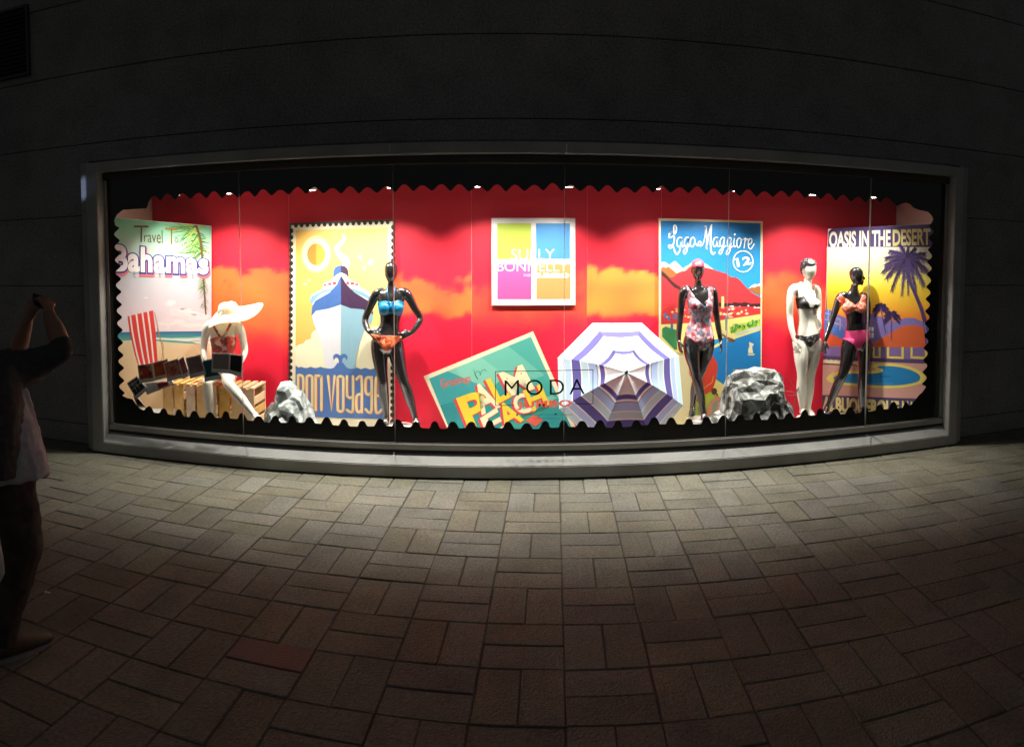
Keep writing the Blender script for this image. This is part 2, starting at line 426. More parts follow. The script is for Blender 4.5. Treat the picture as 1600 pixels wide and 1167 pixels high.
# ================================================================== FACADE
ZJ = [3.20 + 0.7468 * k for k in range(-4, 4)]                  # joints
wall = empty('facade_wall', (0, WY, 0), 'dark grey stone facade of long smooth courses around the lit shop window', 'wall')
FXL, FXR, FZB, FZT = -4.02, 4.575, 0.012, 2.965                 # front outer edge of the surround
IXL, IXR, IZB, IZT = -3.895, 4.475, 0.118, 2.868                # front inner edge
CH = 0.125
xl, xr, zt = FXL - CH + 0.01, FXR + CH - 0.01, FZT + 0.05
lev = [0.0] + [z for z in ZJ if z > 0.1] + [6.2]
def wpanel(x0, x1, z0, z1):
    box('wall_panel', (x0, WY, z0 + 0.0045), (x1, WY + 0.25, z1 - 0.0045), M_STONE, wall, 0.004)
for a, b in zip(lev, lev[1:]):
    if b <= zt:
        wpanel(-9, xl, a, b); wpanel(xr, 9.5, a, b)
    elif a < zt:
        o_ = [(-9, a + .0045), (xl, a + .0045), (xl, zt), (xr, zt), (xr, a + .0045), (9.5, a + .0045), (9.5, b - .0045), (-9, b - .0045)]
        mesh('wall_panel', [(x, WY, z) for x, z in o_] + [(x, WY + .25, z) for x, z in o_], [tuple(range(8)), tuple(range(15, 7, -1))] + [(i, i + 8, (i + 1) % 8 + 8, (i + 1) % 8) for i in range(8)], M_STONE, wall)
    else: wpanel(-9, 9.5, a, b)
box('backing', (-9, WY + .012, 0), (xl, WY + .24, 6.2), M_JOINT, wall)
box('backing', (xr, WY + .012, 0), (9.5, WY + .24, 6.2), M_JOINT, wall)
box('backing', (xl, WY + .012, zt + .01), (xr, WY + .24, 6.2), M_JOINT, wall)
# louvred vent, top left
vt = empty('wall_vent', at(22, 65, WY), 'dark louvred vent grille set in the upper left of the facade', 'vent')
a, b = at(47, 126, WY), at(-25, 12, WY); x0, x1, z0, z1 = b.x, at(47, 60, WY).x, at(20, 123, WY).z, at(20, 14, WY).z
M_VENT = mat('vent_paint', (0.03, 0.03, 0.036), 0.5, col2=(0.04, 0.04, 0.045))
box('vent_back', (x0, WY - .012, z0), (x1, WY - .004, z1), M_DARK, vt)
for q in ((x0, z0, x0 + .03, z1), (x1 - .03, z0, x1, z1), (x0 + .03, z0, x1 - .03, z0 + .03), (x0 + .03, z1 - .03, x1 - .03, z1)):
    box('vent_frame', (q[0], WY - .045, q[1]), (q[2], WY - .012, q[3]), M_VENT, vt, .003)
ns = 14
for k in range(ns):
    z = z0 + .05 + (z1 - z0 - .1) * (k + .5) / ns
    mx = Matrix.Translation((0, WY - .028, z)) @ Matrix.Rotation(math.radians(38), 4, 'X')
    box('slat', (x0 + .03, -.018, -.004), (x1 - .03, .012, .004), M_VENT, vt, 0, mx)

# ================================================================== SHOP WINDOW: surround, rails, panes, vinyl
win = empty('shop_window', (0.28, FY, 0), 'wide shop window in a pale grey box surround with a scalloped black stamp border', 'shop window')
def loop(x0, x1, z0, z1, y): return [(x0, y, z0), (x1, y, z0), (x1, y, z1), (x0, y, z1)]
loops = [loop(FXL - CH, FXR + CH, FZB, FZT + .012, WY - .002), loop(FXL - CH, FXR + CH, FZB, FZT + .012, FY + .10), loop(FXL, FXR, FZB, FZT, FY),
         loop(IXL, IXR, IZB, IZT, FY), loop(IXL + .004, IXR - .004, .200, IZT, GY - .03), loop(IXL + .004, IXR - .004, .200, IZT, WY + .1)]
names = ['bottom_rail', 'right_jamb', 'top_rail', 'left_jamb']
CUTS = [-2.45, -.98, .555, 2.07, 3.55]
for sd in range(4):
  A_, B_ = [Vector(l[sd]) for l in loops], [Vector(l[(sd + 1) % 4]) for l in loops]
  cuts = [] if sd in (1, 3) else (CUTS if sd == 0 else CUTS[::-1])
  for ci in range(len(cuts) + 1):
    vs = []; fs = []
    for pa, pb_ in zip(A_, B_):
        sg = 1 if pb_.x > pa.x else -1
        vs.append(pa if ci == 0 else Vector((cuts[ci - 1] + sg * .0004, pa.y, pa.z))); vs.append(pb_ if ci == len(cuts) else Vector((cuts[ci] - sg * .0004, pa.y, pa.z)))
    for j in range(len(loops) - 1): fs.append((2 * j, 2 * j + 1, 2 * j + 3, 2 * j + 2))
    o = mesh('surround_board', vs, fs, M_FRAME, win)
    b_ = bmesh.new(); b_.from_mesh(o.data); bmesh.ops.recalc_face_normals(b_, faces=b_.faces); bmesh.ops.bevel(b_, geom=[e for e in b_.edges if len(e.link_faces) == 2 and e.calc_face_angle(0) > .2], offset=.006, segments=2, affect='EDGES'); b_.to_mesh(o.data); b_.free()
box('plinth', (FXL + .1, FY + .09, -.002), (FXR - .1, WY, FZB - .001), M_DARK, win)
# glazing rails
box('glazing_rail', (IXL + .006, GY - .035, .228), (IXR - .006, GY + .03, .282), M_ALU, win, .004)
box('shadow_gap_strip', (IXL + .006, GY - .02, .201), (IXR - .006, GY + .02, .2275), M_DARK, win)  # dark strip put in as the shadow of the gap under the rail
box('glazing_rail', (IXL + .006, GY - .03, 2.79), (IXR - .006, GY + .03, 2.866), mat('dark_bronze_rail', (.05, .042, .03), .5, .3, col2=(.04, .034, .026)), win, .004)
for x in (IXL + .006, IXR - .03):
    box('glazing_rail', (x, GY - .012, .283), (x + .024, GY + .03, 2.789), M_ALU, win, .003)
seams = [at(375.5, 400, GY).x, at(615, 400, GY).x, at(882, 400, GY).x, at(1137.5, 400, GY).x, at(1357, 440, GY).x]
xs = [IXL + .031] + seams + [IXR - .031]
for a, b in zip(xs, xs[1:]):
    box('pane', (a + .004, GY - .006, .283), (b - .004, GY + .006, 2.789), M_GLASS, win)
for k, x in enumerate(seams):
    w = .0030 if k < 4 else .0075
    box('silicone_joint', (x - w / 1.6, GY - .007 - .004 * (k == 4), .283), (x + w / 1.6, GY + .0055, 2.789), M_PANEWHITE, win)
bx = seams[4]
box('sill_joint', (bx - .006, FY + .002, .13), (bx + .006, FY + .006, .20), M_PANEWHITE, win).hide_render = False
# scalloped vinyl: outline in the glass plane (metres), counter-clockwise from top left
VY = GY + .010
def gx(X, Y): p = at(X, Y, VY); return (p.x, p.z)
P_ = 0.1655
def scal(t): return math.sqrt(math.sin(PI * t) ** 2 + .05) - .1
def wav(t): return .5 - .5 * math.cos(2 * PI * t)
out = []
tl = [(180, 352), (178.5, 344), (183, 335), (192, 328), (229, 325.5), (232, 316), (238, 307), (243, 305.5), (247, 310)]
x0, x1 = gx(250, 312)[0], gx(1397, 318)[0]
n = round((x1 - x0) / P_)
for k in range(n * 12 + 1):
    x = x0 + (x1 - x0) * k / (n * 12); q = k / 12
    amp = .058 + .009 * math.sin(q * 2.3)
    out.append((x, 2.548 + .006 * math.sin(q * .9) + amp * wav(q) ** .72))
tr_ = [(1402, 322), (1408, 318.5), (1415, 316.5), (1422, 319), (1428, 325), (1436, 328), (1443, 329.5), (1450, 331), (1456, 337), (1458, 343), (1455, 349)]
out += [gx(*p) for p in tr_]
zr0, zr1 = gx(1455, 352)[1], gx(1447, 600)[1]
xr0, xr1 = gx(1455, 352)[0], gx(1444, 600)[0]
n = 13
for k in range(n * 10 + 1):
    q = k / 10; t = k / (n * 10); z = zr0 + (zr1 - zr0) * t
    out.append((xr0 + (xr1 - xr0) * t - .028 + .056 * wav(q) ** .8, z))
br = [(1447, 604), (1441, 613), (1436, 617), (1430, 625), (1424, 632), (1420, 634)]
out += [gx(*p) for p in br]
xb0, xb1 = gx(1417, 640)[0], gx(233, 638)[0]
n = round(abs(xb1 - xb0) / P_)
for k in range(n * 12 + 1):
    q = k / 12; x = xb0 + (xb1 - xb0) * k / (n * 12)
    dq = abs(q - round(q)) / (.27 + .02 * math.sin(q * 1.7)); tooth = max(0, 1 - dq ** 2.2) ** .62
    out.append((x, .425 + .008 * math.sin(q * 1.3) + (.062 + .008 * math.sin(q * 2.1)) * tooth))
bl = [(228, 637), (225, 641), (218, 638), (212, 631), (207, 623.5), (199, 622), (191, 618)]
out += [gx(*p) for p in bl]
zl0, zl1 = gx(190, 614)[1], gx(180, 356)[1]
xl0, xl1 = gx(191, 614)[0], gx(182.5, 356)[0]
n = 13
for k in range(n * 10 + 1):
    q = k / 10; t = k / (n * 10)
    out.append((xl0 + (xl1 - xl0) * t + .030 - .062 * wav(q) ** .8, zl0 + (zl1 - zl0) * t))
out += [gx(*p) for p in tl]
oute = [(IXL + .031, .283), (IXR - .031, .283), (IXR - .031, 2.789), (IXL + .031, 2.789)]
allp = oute + out
tris = tessellate_polygon([[Vector((p[0], p[1], 0)) for p in oute], [Vector((p[0], p[1], 0)) for p in out]])
mesh('vinyl_border', [(p[0], VY, p[1]) for p in allp], [tuple(t) for t in tris], M_BLACKVINYL, win)
# lettering on the glass
A = Art(wall_plane(GY + .0085), zz(760, 570, 8.889))
for p, q in (((125, 92), (1480, 68)), ((1480, 68), (1480, 540)), ((125, 92), (125, 565)), ((125, 565), (385, 560)), ((1235, 545), (1480, 540))):
    A.stroke([p, q], 9, '1e2622', 0, n=1)
A.text('MODA', [(250, 212), (1366, 194), (1366, 408), (250, 432)], '10130f', 1, -.004, 1.35)
A.text('JUMBO', [(432, 512), (1175, 488), (1175, 602), (432, 628)], 'f0705a', 2, .035, 1.1)
for k, x in enumerate(range(430, 1190, 12)):
    A.rect(x, 688 + random.uniform(-2, 2), x + 9, 694, '2a3a34', 3)
for x in range(690, 1010, 11): A.rect(x, 741, x + 7, 747 + random.uniform(-2, 3), '2a4a42', 3)
A.disc(425, 694, 11, 16, '1b2420', 4); A.disc(962, 684, 13, 13, '1b2420', 4)
A.build('window_lettering', win, VINYL_INK)

# ================================================================== DISPLAY ROOM
SXL, SXR = at(245, 320, BY).x - .06, at(1394, 330, BY).x + .06
box('display_floor', (SXL - .15, GY + .03, .06), (SXR + .2, BY + .1, FZ), M_FLOOR).__setitem__('kind', 'structure')
box('display_ceiling', (SXL - .15, GY + .03, 2.78), (SXR + .2, BY + .1, 2.86), M_CEIL).__setitem__('kind', 'structure')
tag(box('side_wall', (SXL - .14, GY + .031, FZ + .001), (SXL, BY - .002, 2.779), M_SIDE), 'plain cream side wall of the display behind the beach poster', 'wall')
tag(box('side_wall', (SXR, GY + .031, FZ + .001), (SXR + .14, BY - .002, 2.779), M_SIDE), 'plain cream side wall of the display behind the desert poster', 'wall')
bd = empty('printed_backdrop', ((SXL + SXR) / 2, BY, FZ), 'red and orange sunset print covering the whole back wall of the display', 'backdrop')
box('backing_board', (SXL - .1, BY + .004, FZ + .002), (SXR + .1, BY + .06, 2.778), M_BOARD, bd)
def sm(a, b, x): t = min(1, max(0, (x - a) / (b - a))); return t * t * (3 - 2 * t)
# X range, top of the band, soft top, bottom, soft bottom, strength, yellow
BANDS = [(235, 453, 424, 10, 524, 40, .92, .5), (453, 737, 440, 10, 494, 8, .92, .5), (737, 917, 440, 18, 500, 24, .62, .2), (917, 1032, 424, 10, 495, 8, 1.0, .85), (1032, 1405, 440, 24, 502, 28, .8, .3)]
RED, DEEP, ORG, YEL = (214, 22, 54), (200, 22, 46), (240, 96, 42), (247, 134, 52)
def sunset(X, Y, bnd):
    x0, x1, yt, st, yb, sb, s, ye = bnd
    w = noise.fractal(Vector((X * .021, Y * .024, x0 * .37)), .8, 2.0, 4) * 30
    f = sm(yt - st, yt + st, Y + w) * (1 - sm(yb - sb, yb + sb, Y + w * .35)) * s
    f *= .85 + .3 * noise.noise(Vector((X * .02, Y * .01, 7)))
    f = min(1, max(0, f))
    yv = f * ye * (.6 + .8 * max(0, noise.noise(Vector((X * .018, Y * .03, 1.5))) + .3)); yv = min(1, max(0, yv))
    b = tuple(p + (q - p) * sm(560, 330, Y) for p, q in zip(RED, DEEP))
    c = tuple(p + (q - p) * f for p, q in zip(b, ORG)); return tuple(p + (q - p) * yv for p, q in zip(c, YEL))
for bi, bnd in enumerate(BANDS):
    xa = SXL + .001 if bi == 0 else at(bnd[0], 450, BY).x + .0006
    xb = SXR - .001 if bi == len(BANDS) - 1 else at(bnd[1], 450, BY).x - .0006
    nx, nz = max(8, int((xb - xa) / .03)), 90
    vs, fs, cs = [], [], []
    for j in range(nz + 1):
        z = FZ + .002 + (2.776 - FZ) * j / nz
        for i in range(nx + 1):
            x = xa + (xb - xa) * i / nx; vs.append((x, BY, z)); cs.append(tuple(v * .82 for v in lin(sunset(*proj((x, BY, z)), bnd))[:3]) + (1.0,))
            if i and j: q = j * (nx + 1) + i; fs.append((q - nx - 2, q - nx - 1, q, q - 1))
    o = mesh('print_panel', vs, fs, INK, bd)
    ca_ = o.data.color_attributes.new('Col', 'FLOAT_COLOR', 'POINT'); ca_.data.foreach_set('color', [x for c in cs for x in c])
# spotlights on their track
tk = box('light_track', (SXL + .02, 7.03, 2.755), (SXR - .02, 7.07, 2.779), mat('white_track', (.6, .58, .55), .5, col2=(.56, .54, .5))); tag(tk, 'long pale lighting track along the ceiling behind the window', 'lighting track')
LLAB = ['over the left end of the beach poster', 'over the seated mannequin in the sun hat', 'over the left half of the ship poster', 'over the black mannequin in the blue top',
        'left of the four colour panel', 'over the right half of the four colour panel', 'left of the lake poster', 'over the right half of the lake poster', 'over the white mannequin', 'over the desert poster']
M_LAMPBODY = mat('lamp_housing', (.5, .47, .43), .4, col2=(.45, .43, .4))
for i, lo in enumerate(lamp_objs):
    c = lo.location
    t = empty('track_spotlight', (c.x, c.y, 2.755), 'small lit track spotlight ' + LLAB[i], 'spotlight', 'track spotlights along the display ceiling')
    bm = bmesh.new(); bm_tube(bm, [(c.x, c.y, 2.754), (c.x, c.y, 2.70)], [.012, .012], 8); bm_obj('stem', bm, M_LAMPBODY, t)
    bm = bmesh.new()
    for a_, r_ in ((0, 0),):
        n = 16; R0 = [(.040, 2.705), (.050, 2.69), (.050, 2.615), (.044, 2.615), (.044, 2.625)]
        rings = [[bm.verts.new((c.x + r * math.cos(2 * PI * k / n), c.y + r * math.sin(2 * PI * k / n), z)) for k in range(n)] for r, z in R0]
        for p, q in zip(rings, rings[1:]):
            for k in range(n): bm.faces.new((p[k], p[(k + 1) % n], q[(k + 1) % n], q[k]))
        bm.faces.new(rings[0])
    bm_obj('housing', bm, M_LAMPBODY, t, True)
    bm = bmesh.new(); bmesh.ops.create_circle(bm, cap_ends=True, segments=16, radius=.034, matrix=Matrix.Translation((c.x, c.y, 2.618))); bm_obj('lens', bm, M_LENS, t)
    lo.location.z = 2.612
    put(lo, t)

# ================================================================== POSTERS
# --- beach poster, standing across the left corner
pb = two_point_plane(at(330, 450, BY - .05), at(176, 450, 6.715))
po = empty('travel_poster', pb.hit(255, 640), 'large mint and lilac beach poster with a red striped deck chair across the left corner', 'poster', 'travel posters in the display')
slab('poster_board', pb, [(173.5, 339.8), (330.2, 353), (330.2, 690), (173.5, 690)], .012, M_BOARD, po)
_zb = zz(170, 330, 5.074)
def clipb(p): return [(min(max(q[0], 173.8), 329.8), max(q[1], 340.5 + (q[0] - 176) * .0845)) for q in _zb(p)]
A = Art(pb, clipb, .0006)
A.grad(30, 20, 812, 1060, [(0, (118, 190, 150)), (.06, (140, 205, 168)), (.2, (196, 226, 208)), (.42, (196, 200, 204)), (.6, (214, 204, 212)), (.8, (236, 216, 220)), (1, (240, 222, 222))], 0)
# top and right edges of the picture follow the board: trim by redrawing the slope in wall colour is not needed (board is cut below)
sky_pts = A.V
for i, v in enumerate(A.V):                                      # bend the strip so that its top follows the sloping edge
    k = i // 2; t = k / 24
    X = 173.7 if i % 2 == 0 else 330
    Y = (340.2 if i % 2 == 0 else 353.4) * (1 - t) + (537 if i % 2 == 0 else 537) * t
    A.V[i] = pb.hit(X, Y, .0006)
def seac(x, y): return tuple(p + (q - p) * sm(955, 1010, y) for p, q in zip((30, 100, 160), (96, 182, 150)))
A.poly([(30, 960), (300, 955), (812, 950), (812, 1060), (500, 1040), (250, 1020), (30, 1030)], seac, 1)
A.poly([(500, 1003), (650, 1000), (812, 985), (812, 1012), (640, 1024), (560, 1018)], '8fd0b4', 2)
for q in ([(250, 998), (420, 1004), (600, 1012), (812, 1002), (812, 1030), (640, 1034), (420, 1018), (250, 1008)], [(640, 1030), (720, 1018), (812, 1020), (812, 1054), (700, 1050)]): A.poly(q, 'f2f3ea', 3)
A.poly([(30, 1028), (120, 1032), (260, 1030), (420, 1038), (620, 1052), (812, 1056), (812, 1560), (30, 1560)], lambda x, y: (246, 218, 172) if y < 1200 else (233, 190, 140), 4)
random.seed(11)
for c in ((480, 735, 62, 40), (600, 800, 120, 42), (700, 840, 105, 46), (520, 880, 120, 40), (430, 925, 60, 26), (640, 910, 160, 36), (560, 780, 60, 24)):
    for k in range(5):
        A.disc(c[0] + random.uniform(-.5, .5) * c[2], c[1] + random.uniform(-.4, .4) * c[3], c[2] * random.uniform(.35, .6), c[3] * random.uniform(.4, .6), random.choice(('f4e6e6', 'f1e0e2', 'efdcdf')), .3 + .08 * k, n=16)
A.stroke([(280, 682), (290, 688), (296, 684), (306, 690)], 5, 'ffffff', 2)
# palm: hanging branch and needles
A.stroke([(690, 108), (712, 170), (732, 260), (742, 400), (755, 600), (770, 815)], (20, 12), '6d4a2c', 7)
random.seed(3)
def leaf(x, y, ang, ln, col, L, w=7):
    a = math.radians(ang); c = random.uniform(-.25, .25)
    A.stroke([(x, y), (x + ln * .5 * math.cos(a + c), y + ln * .5 * math.sin(a + c)), (x + ln * math.cos(a), y + ln * math.sin(a))], (w, 1.5), col, L, n=3, caps=False)
G = ('4a8a3c', '6aa84e', '96c25e', '2f6c2e', 'b4d070', '3c7c40')
for k in range(110):
    t = random.random(); y = 110 + 220 * t; x = 690 + 45 * t
    left = random.random() < .62
    leaf(x, y, random.uniform(115, 195) if left else random.uniform(-20, 75), random.uniform(90, 210) * (1 if left else .4), random.choice(G), 5 + random.random(), random.uniform(9, 15))
for k in range(24): leaf(690, 120, random.uniform(165, 205), random.uniform(120, 260), random.choice(G), 5 + random.random(), 6)
for k in range(60):
    t = random.random(); y = 420 + 330 * t; x = 745 + 22 * t
    leaf(x, y, random.uniform(95, 150) if random.random() < .7 else random.uniform(50, 88), random.uniform(60, 110) * (1 - .45 * t), random.choice(('7f9a72', '5c7f5a', 'a3b48a', '8aa27c')), 5 + random.random(), 6)
# deck chair
A.poly([(150, 832), (350, 786), (372, 960), (392, 1260), (245, 1260), (205, 1130), (168, 960)], 'e23a33', 8)
for f in (.10, .34, .58, .80):
    def pt(t, f=f):
        l = catmull([(150, 832), (168, 960), (205, 1130), (245, 1260)], 3); r = catmull([(350, 786), (372, 960), (385, 1130), (392, 1260)], 3)
        k = min(len(l), len(r)) - 1; i = round(t * k); return (l[i][0] + (r[i][0] - l[i][0]) * f, l[i][1] + (r[i][1] - l[i][1]) * f)
    A.stroke([pt(t / 6) for t in range(7)], 13, 'f6e4dc', 9)
A.stroke([(362, 800), (385, 900), (405, 1000), (432, 1070), (415, 1200)], 5, 'c98a5c', 9); A.stroke([(385, 930), (425, 1090), (440, 1230)], 5, 'c98a5c', 9)
# lettering
BR_ = '7a5a30'
A.stroke([(205, 120), (310, 122)], 15, '6a4426', 10, n=1); A.stroke([(259, 122), (257, 241)], 12, '6a4426', 10, n=1)
A.text('ravel', [(278, 163), (426, 148), (428, 256), (280, 243)], '6d5a34', 10, .0)
A.stroke([(453, 138), (548, 143)], 16, 'a07a2e', 10, n=1); A.stroke([(498, 142), (497, 256)], 12, '8a6a30', 10, n=1)
A.text('o', [(524, 205), (548, 207), (548, 252), (524, 250)], '6d5a34', 10)
Q = [(47, 272), (782, 338), (782, 494), (47, 468)]
sh = lambda q, dx, dy: [(a + dx, b + dy) for a, b in q]
A.text('Bahamas', sh(Q, 4, 18), 'e8777a', 11, .105, 1.06)
A.text('Bahamas', sh(Q, 0, 3), '3b3a93', 13, .085, 1.06)
A.text('Bahamas', Q, 'fdf6f4', 15, .038, 1.06)
A.build('printed_picture', po)

# --- ship stamp poster
ps = wall_plane(BY - .045)
po = empty('travel_poster', ps.hit(533, 655), 'tall cream and blue stamp poster of a ship bow under an orange sun', 'poster', 'travel posters in the display')
STQ = [(452.6, 348.5), (616.2, 342.5), (614.5, 672), (450.5, 668)]
slab('mount_board', ps, STQ, .03, M_BLACKBOARD, po)
z1 = zz(440, 335, 6.308); z2 = zz(440, 500, 6.865)
A = Art(ps, z1, .0006)
def quadpt(q, u, v): return tuple((q[0][i] * (1 - u) + q[1][i] * u) * (1 - v) + (q[3][i] * (1 - u) + q[2][i] * u) * v for i in (0, 1))
cr = [quadpt(STQ, u, v) for u, v in ((.017, .0115), (.988, .0105), (.988, .99), (.017, .99))]
A.poly(cr, 'f8eccb', 0, raw=True)
A.tr = lambda p: p
for k in range(17):
    c = quadpt(STQ, .06 + .0548 * k, .0125); A.disc(c[0], c[1], 3.0, 3.6, '2a1f1c', 1, n=14)
for k in range(31):
    for u in (.0165, .989):
        c = quadpt(STQ, u, .038 + .0318 * k); A.disc(c[0], c[1], 3.4, 3.9, '2a1f1c', 1, n=14)
A.tr = z1
A.poly([(140, 158), (1046, 126), (1060, 1420), (138, 1420)], lambda x, y: (246, 190, 96) if x < 300 else (250, 222, 132), 2)
A.disc(342, 392, 146, 182, 'f6dfa2', 3, n=40); A.disc(342, 392, 128, 158, 'fae9bd', 3.4, n=40); A.disc(340, 394, 88, 108, 'f0a843', 4, n=40)
A.disc(340, 394, 88, 108, 'e58a34', 4.5, 90, 270)
A.stroke([(600, 200), (618, 245), (570, 300), (545, 345), (585, 410), (638, 460), (622, 530)], (20, 78), 'fbf3da', 5)
for q in ([(748, 420), (785, 388), (790, 455)], [(845, 480), (892, 430), (900, 512)], [(795, 520), (828, 500), (820, 556)], [(205, 690), (225, 676), (250, 680), (240, 700)], [(250, 655), (270, 640), (288, 652)]): A.poly(q, 'fdfaf0', 3)
A.poly([(510, 610), (510, 560), (525, 525), (555, 507), (585, 502), (585, 640)], '4a73b4', 6); A.poly([(585, 502), (620, 508), (648, 530), (658, 565), (660, 612), (585, 640)], '4c3152', 6)
A.poly([(275, 832), (300, 785), (400, 735), (414, 680), (500, 640), (536, 598), (585, 572), (636, 594), (668, 642), (765, 682), (772, 716), (850, 755), (895, 800), (885, 850), (590, 905), (300, 890)], 'fbfaf6', 7)
for q in ((415, 686, 440, 706), (458, 676, 492, 697), (503, 665, 538, 690), (638, 662, 666, 690), (680, 668, 716, 694), (725, 680, 758, 700)): A.rect(*q, 'd8474a', 8)
A.poly([(275, 850), (300, 802), (420, 742), (500, 728), (490, 752), (400, 778), (335, 838), (300, 890)], '8fb6c6', 8)
A.poly([(690, 725), (800, 762), (905, 830), (900, 880), (830, 822), (740, 780), (690, 750)], '86b0c4', 8)
A.poly([(585, 600), (545, 690), (470, 772), (332, 850), (302, 905), (292, 1002), (340, 950), (460, 930), (585, 890)], '4a72b5', 9)
A.poly([(585, 600), (640, 690), (720, 770), (850, 848), (890, 905), (905, 985), (800, 935), (680, 925), (585, 890)], '472a4e', 9)
k = lambda pts: [((x / 6.865 + 440 - 440) * 6.308, (y / 6.865 + 500 - 335) * 6.308) for x, y in pts]
A.poly([(585, 890), (460, 930), (340, 950), (298, 1000), (318, 1080)] + k([(390, 150), (440, 300), (475, 540), (632, 540)]), 'e9e7ee', 10)
A.poly([(585, 890), (680, 925), (800, 935), (905, 985), (890, 1060)] + k([(885, 120), (840, 250), (800, 400), (790, 540), (632, 540)]), '93bccd', 10)
A.tr = z2
A.poly([(148, 290), (175, 268), (235, 250), (262, 215), (315, 200), (320, 150), (345, 115), (385, 100), (440, 300), (475, 540), (148, 540)], 'fcf3cf', 9)
A.poly([(890, 118), (840, 250), (795, 540), (1128, 540), (1128, 80), (1000, 60)], 'fcf3cf', 9)
sea = [(150, 487)]
for xx in (208, 258, 312, 360, 415, 468): sea += [(xx - 24, 510), (xx, 514 if (xx // 50) % 2 else 500)]
sea += [(520, 522), (560, 512), (592, 470), (600, 430), (632, 372), (660, 430), (668, 470), (700, 512), (740, 524), (790, 520), (802, 508), (850, 526), (900, 512), (950, 530), (1000, 516), (1060, 530), (1128, 518), (1128, 1062), (1000, 1058), (145, 1034)]
A.poly(sea, '5278b7', 11)
for cx, s_ in ((592, 1), (668, -1)):
    A.disc(cx, 402, 40, 40, '5278b7', 12); A.disc(cx - 4 * s_, 422, 19, 17, 'fcf3cf' if s_ > 0 else '93bccd', 13); A.poly([(cx - 4 * s_ - 30, 428), (cx + 22, 428), (cx + 20, 462), (cx - 40, 452)] if s_ > 0 else [(cx + 34, 428), (cx - 18, 428), (cx - 16, 462), (cx + 40, 452)], 'f0eaea' if s_ > 0 else '93bccd', 12.5)
def cond(name, x0, x1, y0, y1, dx, dy, col, L, w=29):
    h = w / 2; l, r, t, b = x0 + h + dx, x1 - h + dx, y0 + h + dy, y1 - h + dy; m_ = (t + b) / 2; q = (r - l) / 2; c = (l + r) / 2
    loop_ = [(l, m_), (l, t + q), (l + q * .3, t + q * .3), (c, t), (r - q * .3, t + q * .3), (r, t + q), (r, m_), (r, b - q), (r - q * .3, b - q * .3), (c, b), (l + q * .3, b - q * .3), (l, b - q), (l, m_)]
    st = {'O': [loop_], 'n': [[(l, b), (l, t)], [(l, t + q), (l + q * .4, t + q * .2), (c, t), (r - q * .3, t + q * .3), (r, t + q), (r, b)]],
          'B': [[(l, b), (l, t)], [(l, t), (c, t), (r, t + q), (r, m_ - q), (c, m_), (l, m_)], [(l, m_), (c, m_), (r, m_ + q), (r, b - q), (c, b), (l, b)]],
          'V': [[(l, t), (c, b), (r, t)]], 'y': [[(l, t), (l, m_), (l + q * .4, m_ + q), (c, m_ + q * 1.3), (r, m_ + q)], [(r, t), (r, b - q), (c, b), (l, b - q * .6)]],
          'a': [[(l, t + q), (c, t), (r, t + q), (r, b)], [(r, m_), (c, m_), (l, m_ + q), (l, b - q), (c, b), (r, b - q)]],
          'g': [[(r, t), (r, b - q), (c, b), (l, b - q)], [(r, t + q), (c, t), (l, t + q), (l, m_ - q), (c, m_), (r, m_ - q)]],
          'e': [[(r, b - q), (c, b), (l, b - q), (l, t + q), (c, t), (r, t + q), (r, m_), (l, m_)]]}[name]
    for p in st: A.stroke(p, w, col, L, n=1 if name in 'V' else 3)
for ch, a, b, y0, y1 in (('B', 163, 243, 578, 968), ('O', 256, 342, 580, 975), ('n', 352, 440, 582, 978), ('V', 484, 582, 588, 985), ('O', 588, 674, 588, 994), ('y', 688, 778, 590, 996), ('a', 790, 872, 594, 1000), ('g', 888, 978, 598, 1002), ('e', 996, 1084, 602, 1006)):
    cond(ch, a, b, y0, y1, 6, 7, 'd8664a', 12, 31); cond(ch, a, b, y0, y1, 0, 0, 'f5dc9e', 14, 27)
A.build('printed_picture', po)

# --- four colour panel
pq = wall_plane(BY - .035)
po = empty('brand_panel', pq.hit(833, 478), 'square white panel with green, blue, pink and orange quarters and white lettering', 'panel')
z = zz(760, 335, 7.78)
slab('panel_board', pq, z([(62, 45), (1080, 45), (1082, 1102), (65, 1106)]), .03, mat('panel_white', (.52, .49, .48), .5, col2=(.50, .47, .46)), po)
A = Art(pq, z, .0006)
A.rect(130, 108, 546, 545, 'b9cc4c', 0); A.rect(603, 108, 1016, 543, '4a93d2', 0); A.rect(133, 605, 547, 1032, 'e8569d', 0); A.rect(608, 605, 1022, 1030, 'f59a5a', 0)
A.text('SULLY', [(300, 420), (832, 420), (832, 552), (300, 552)], 'fbfaf7', 1, -.006); A.text('BONNELLY', [(128, 572), (992, 575), (992, 694), (128, 692)], 'fbfaf7', 1, -.006)
A.text('PARA', [(456, 724), (570, 724), (570, 755), (456, 755)], 'f7d3e6', 1); A.text('JUMBO', [(590, 716), (1000, 718), (1000, 774), (590, 774)], 'fffdf6', 1, .07)
A.stroke([(590, 762), (985, 764)], 14, 'fffdf6', 2, n=1)
A.build('printed_picture', po)

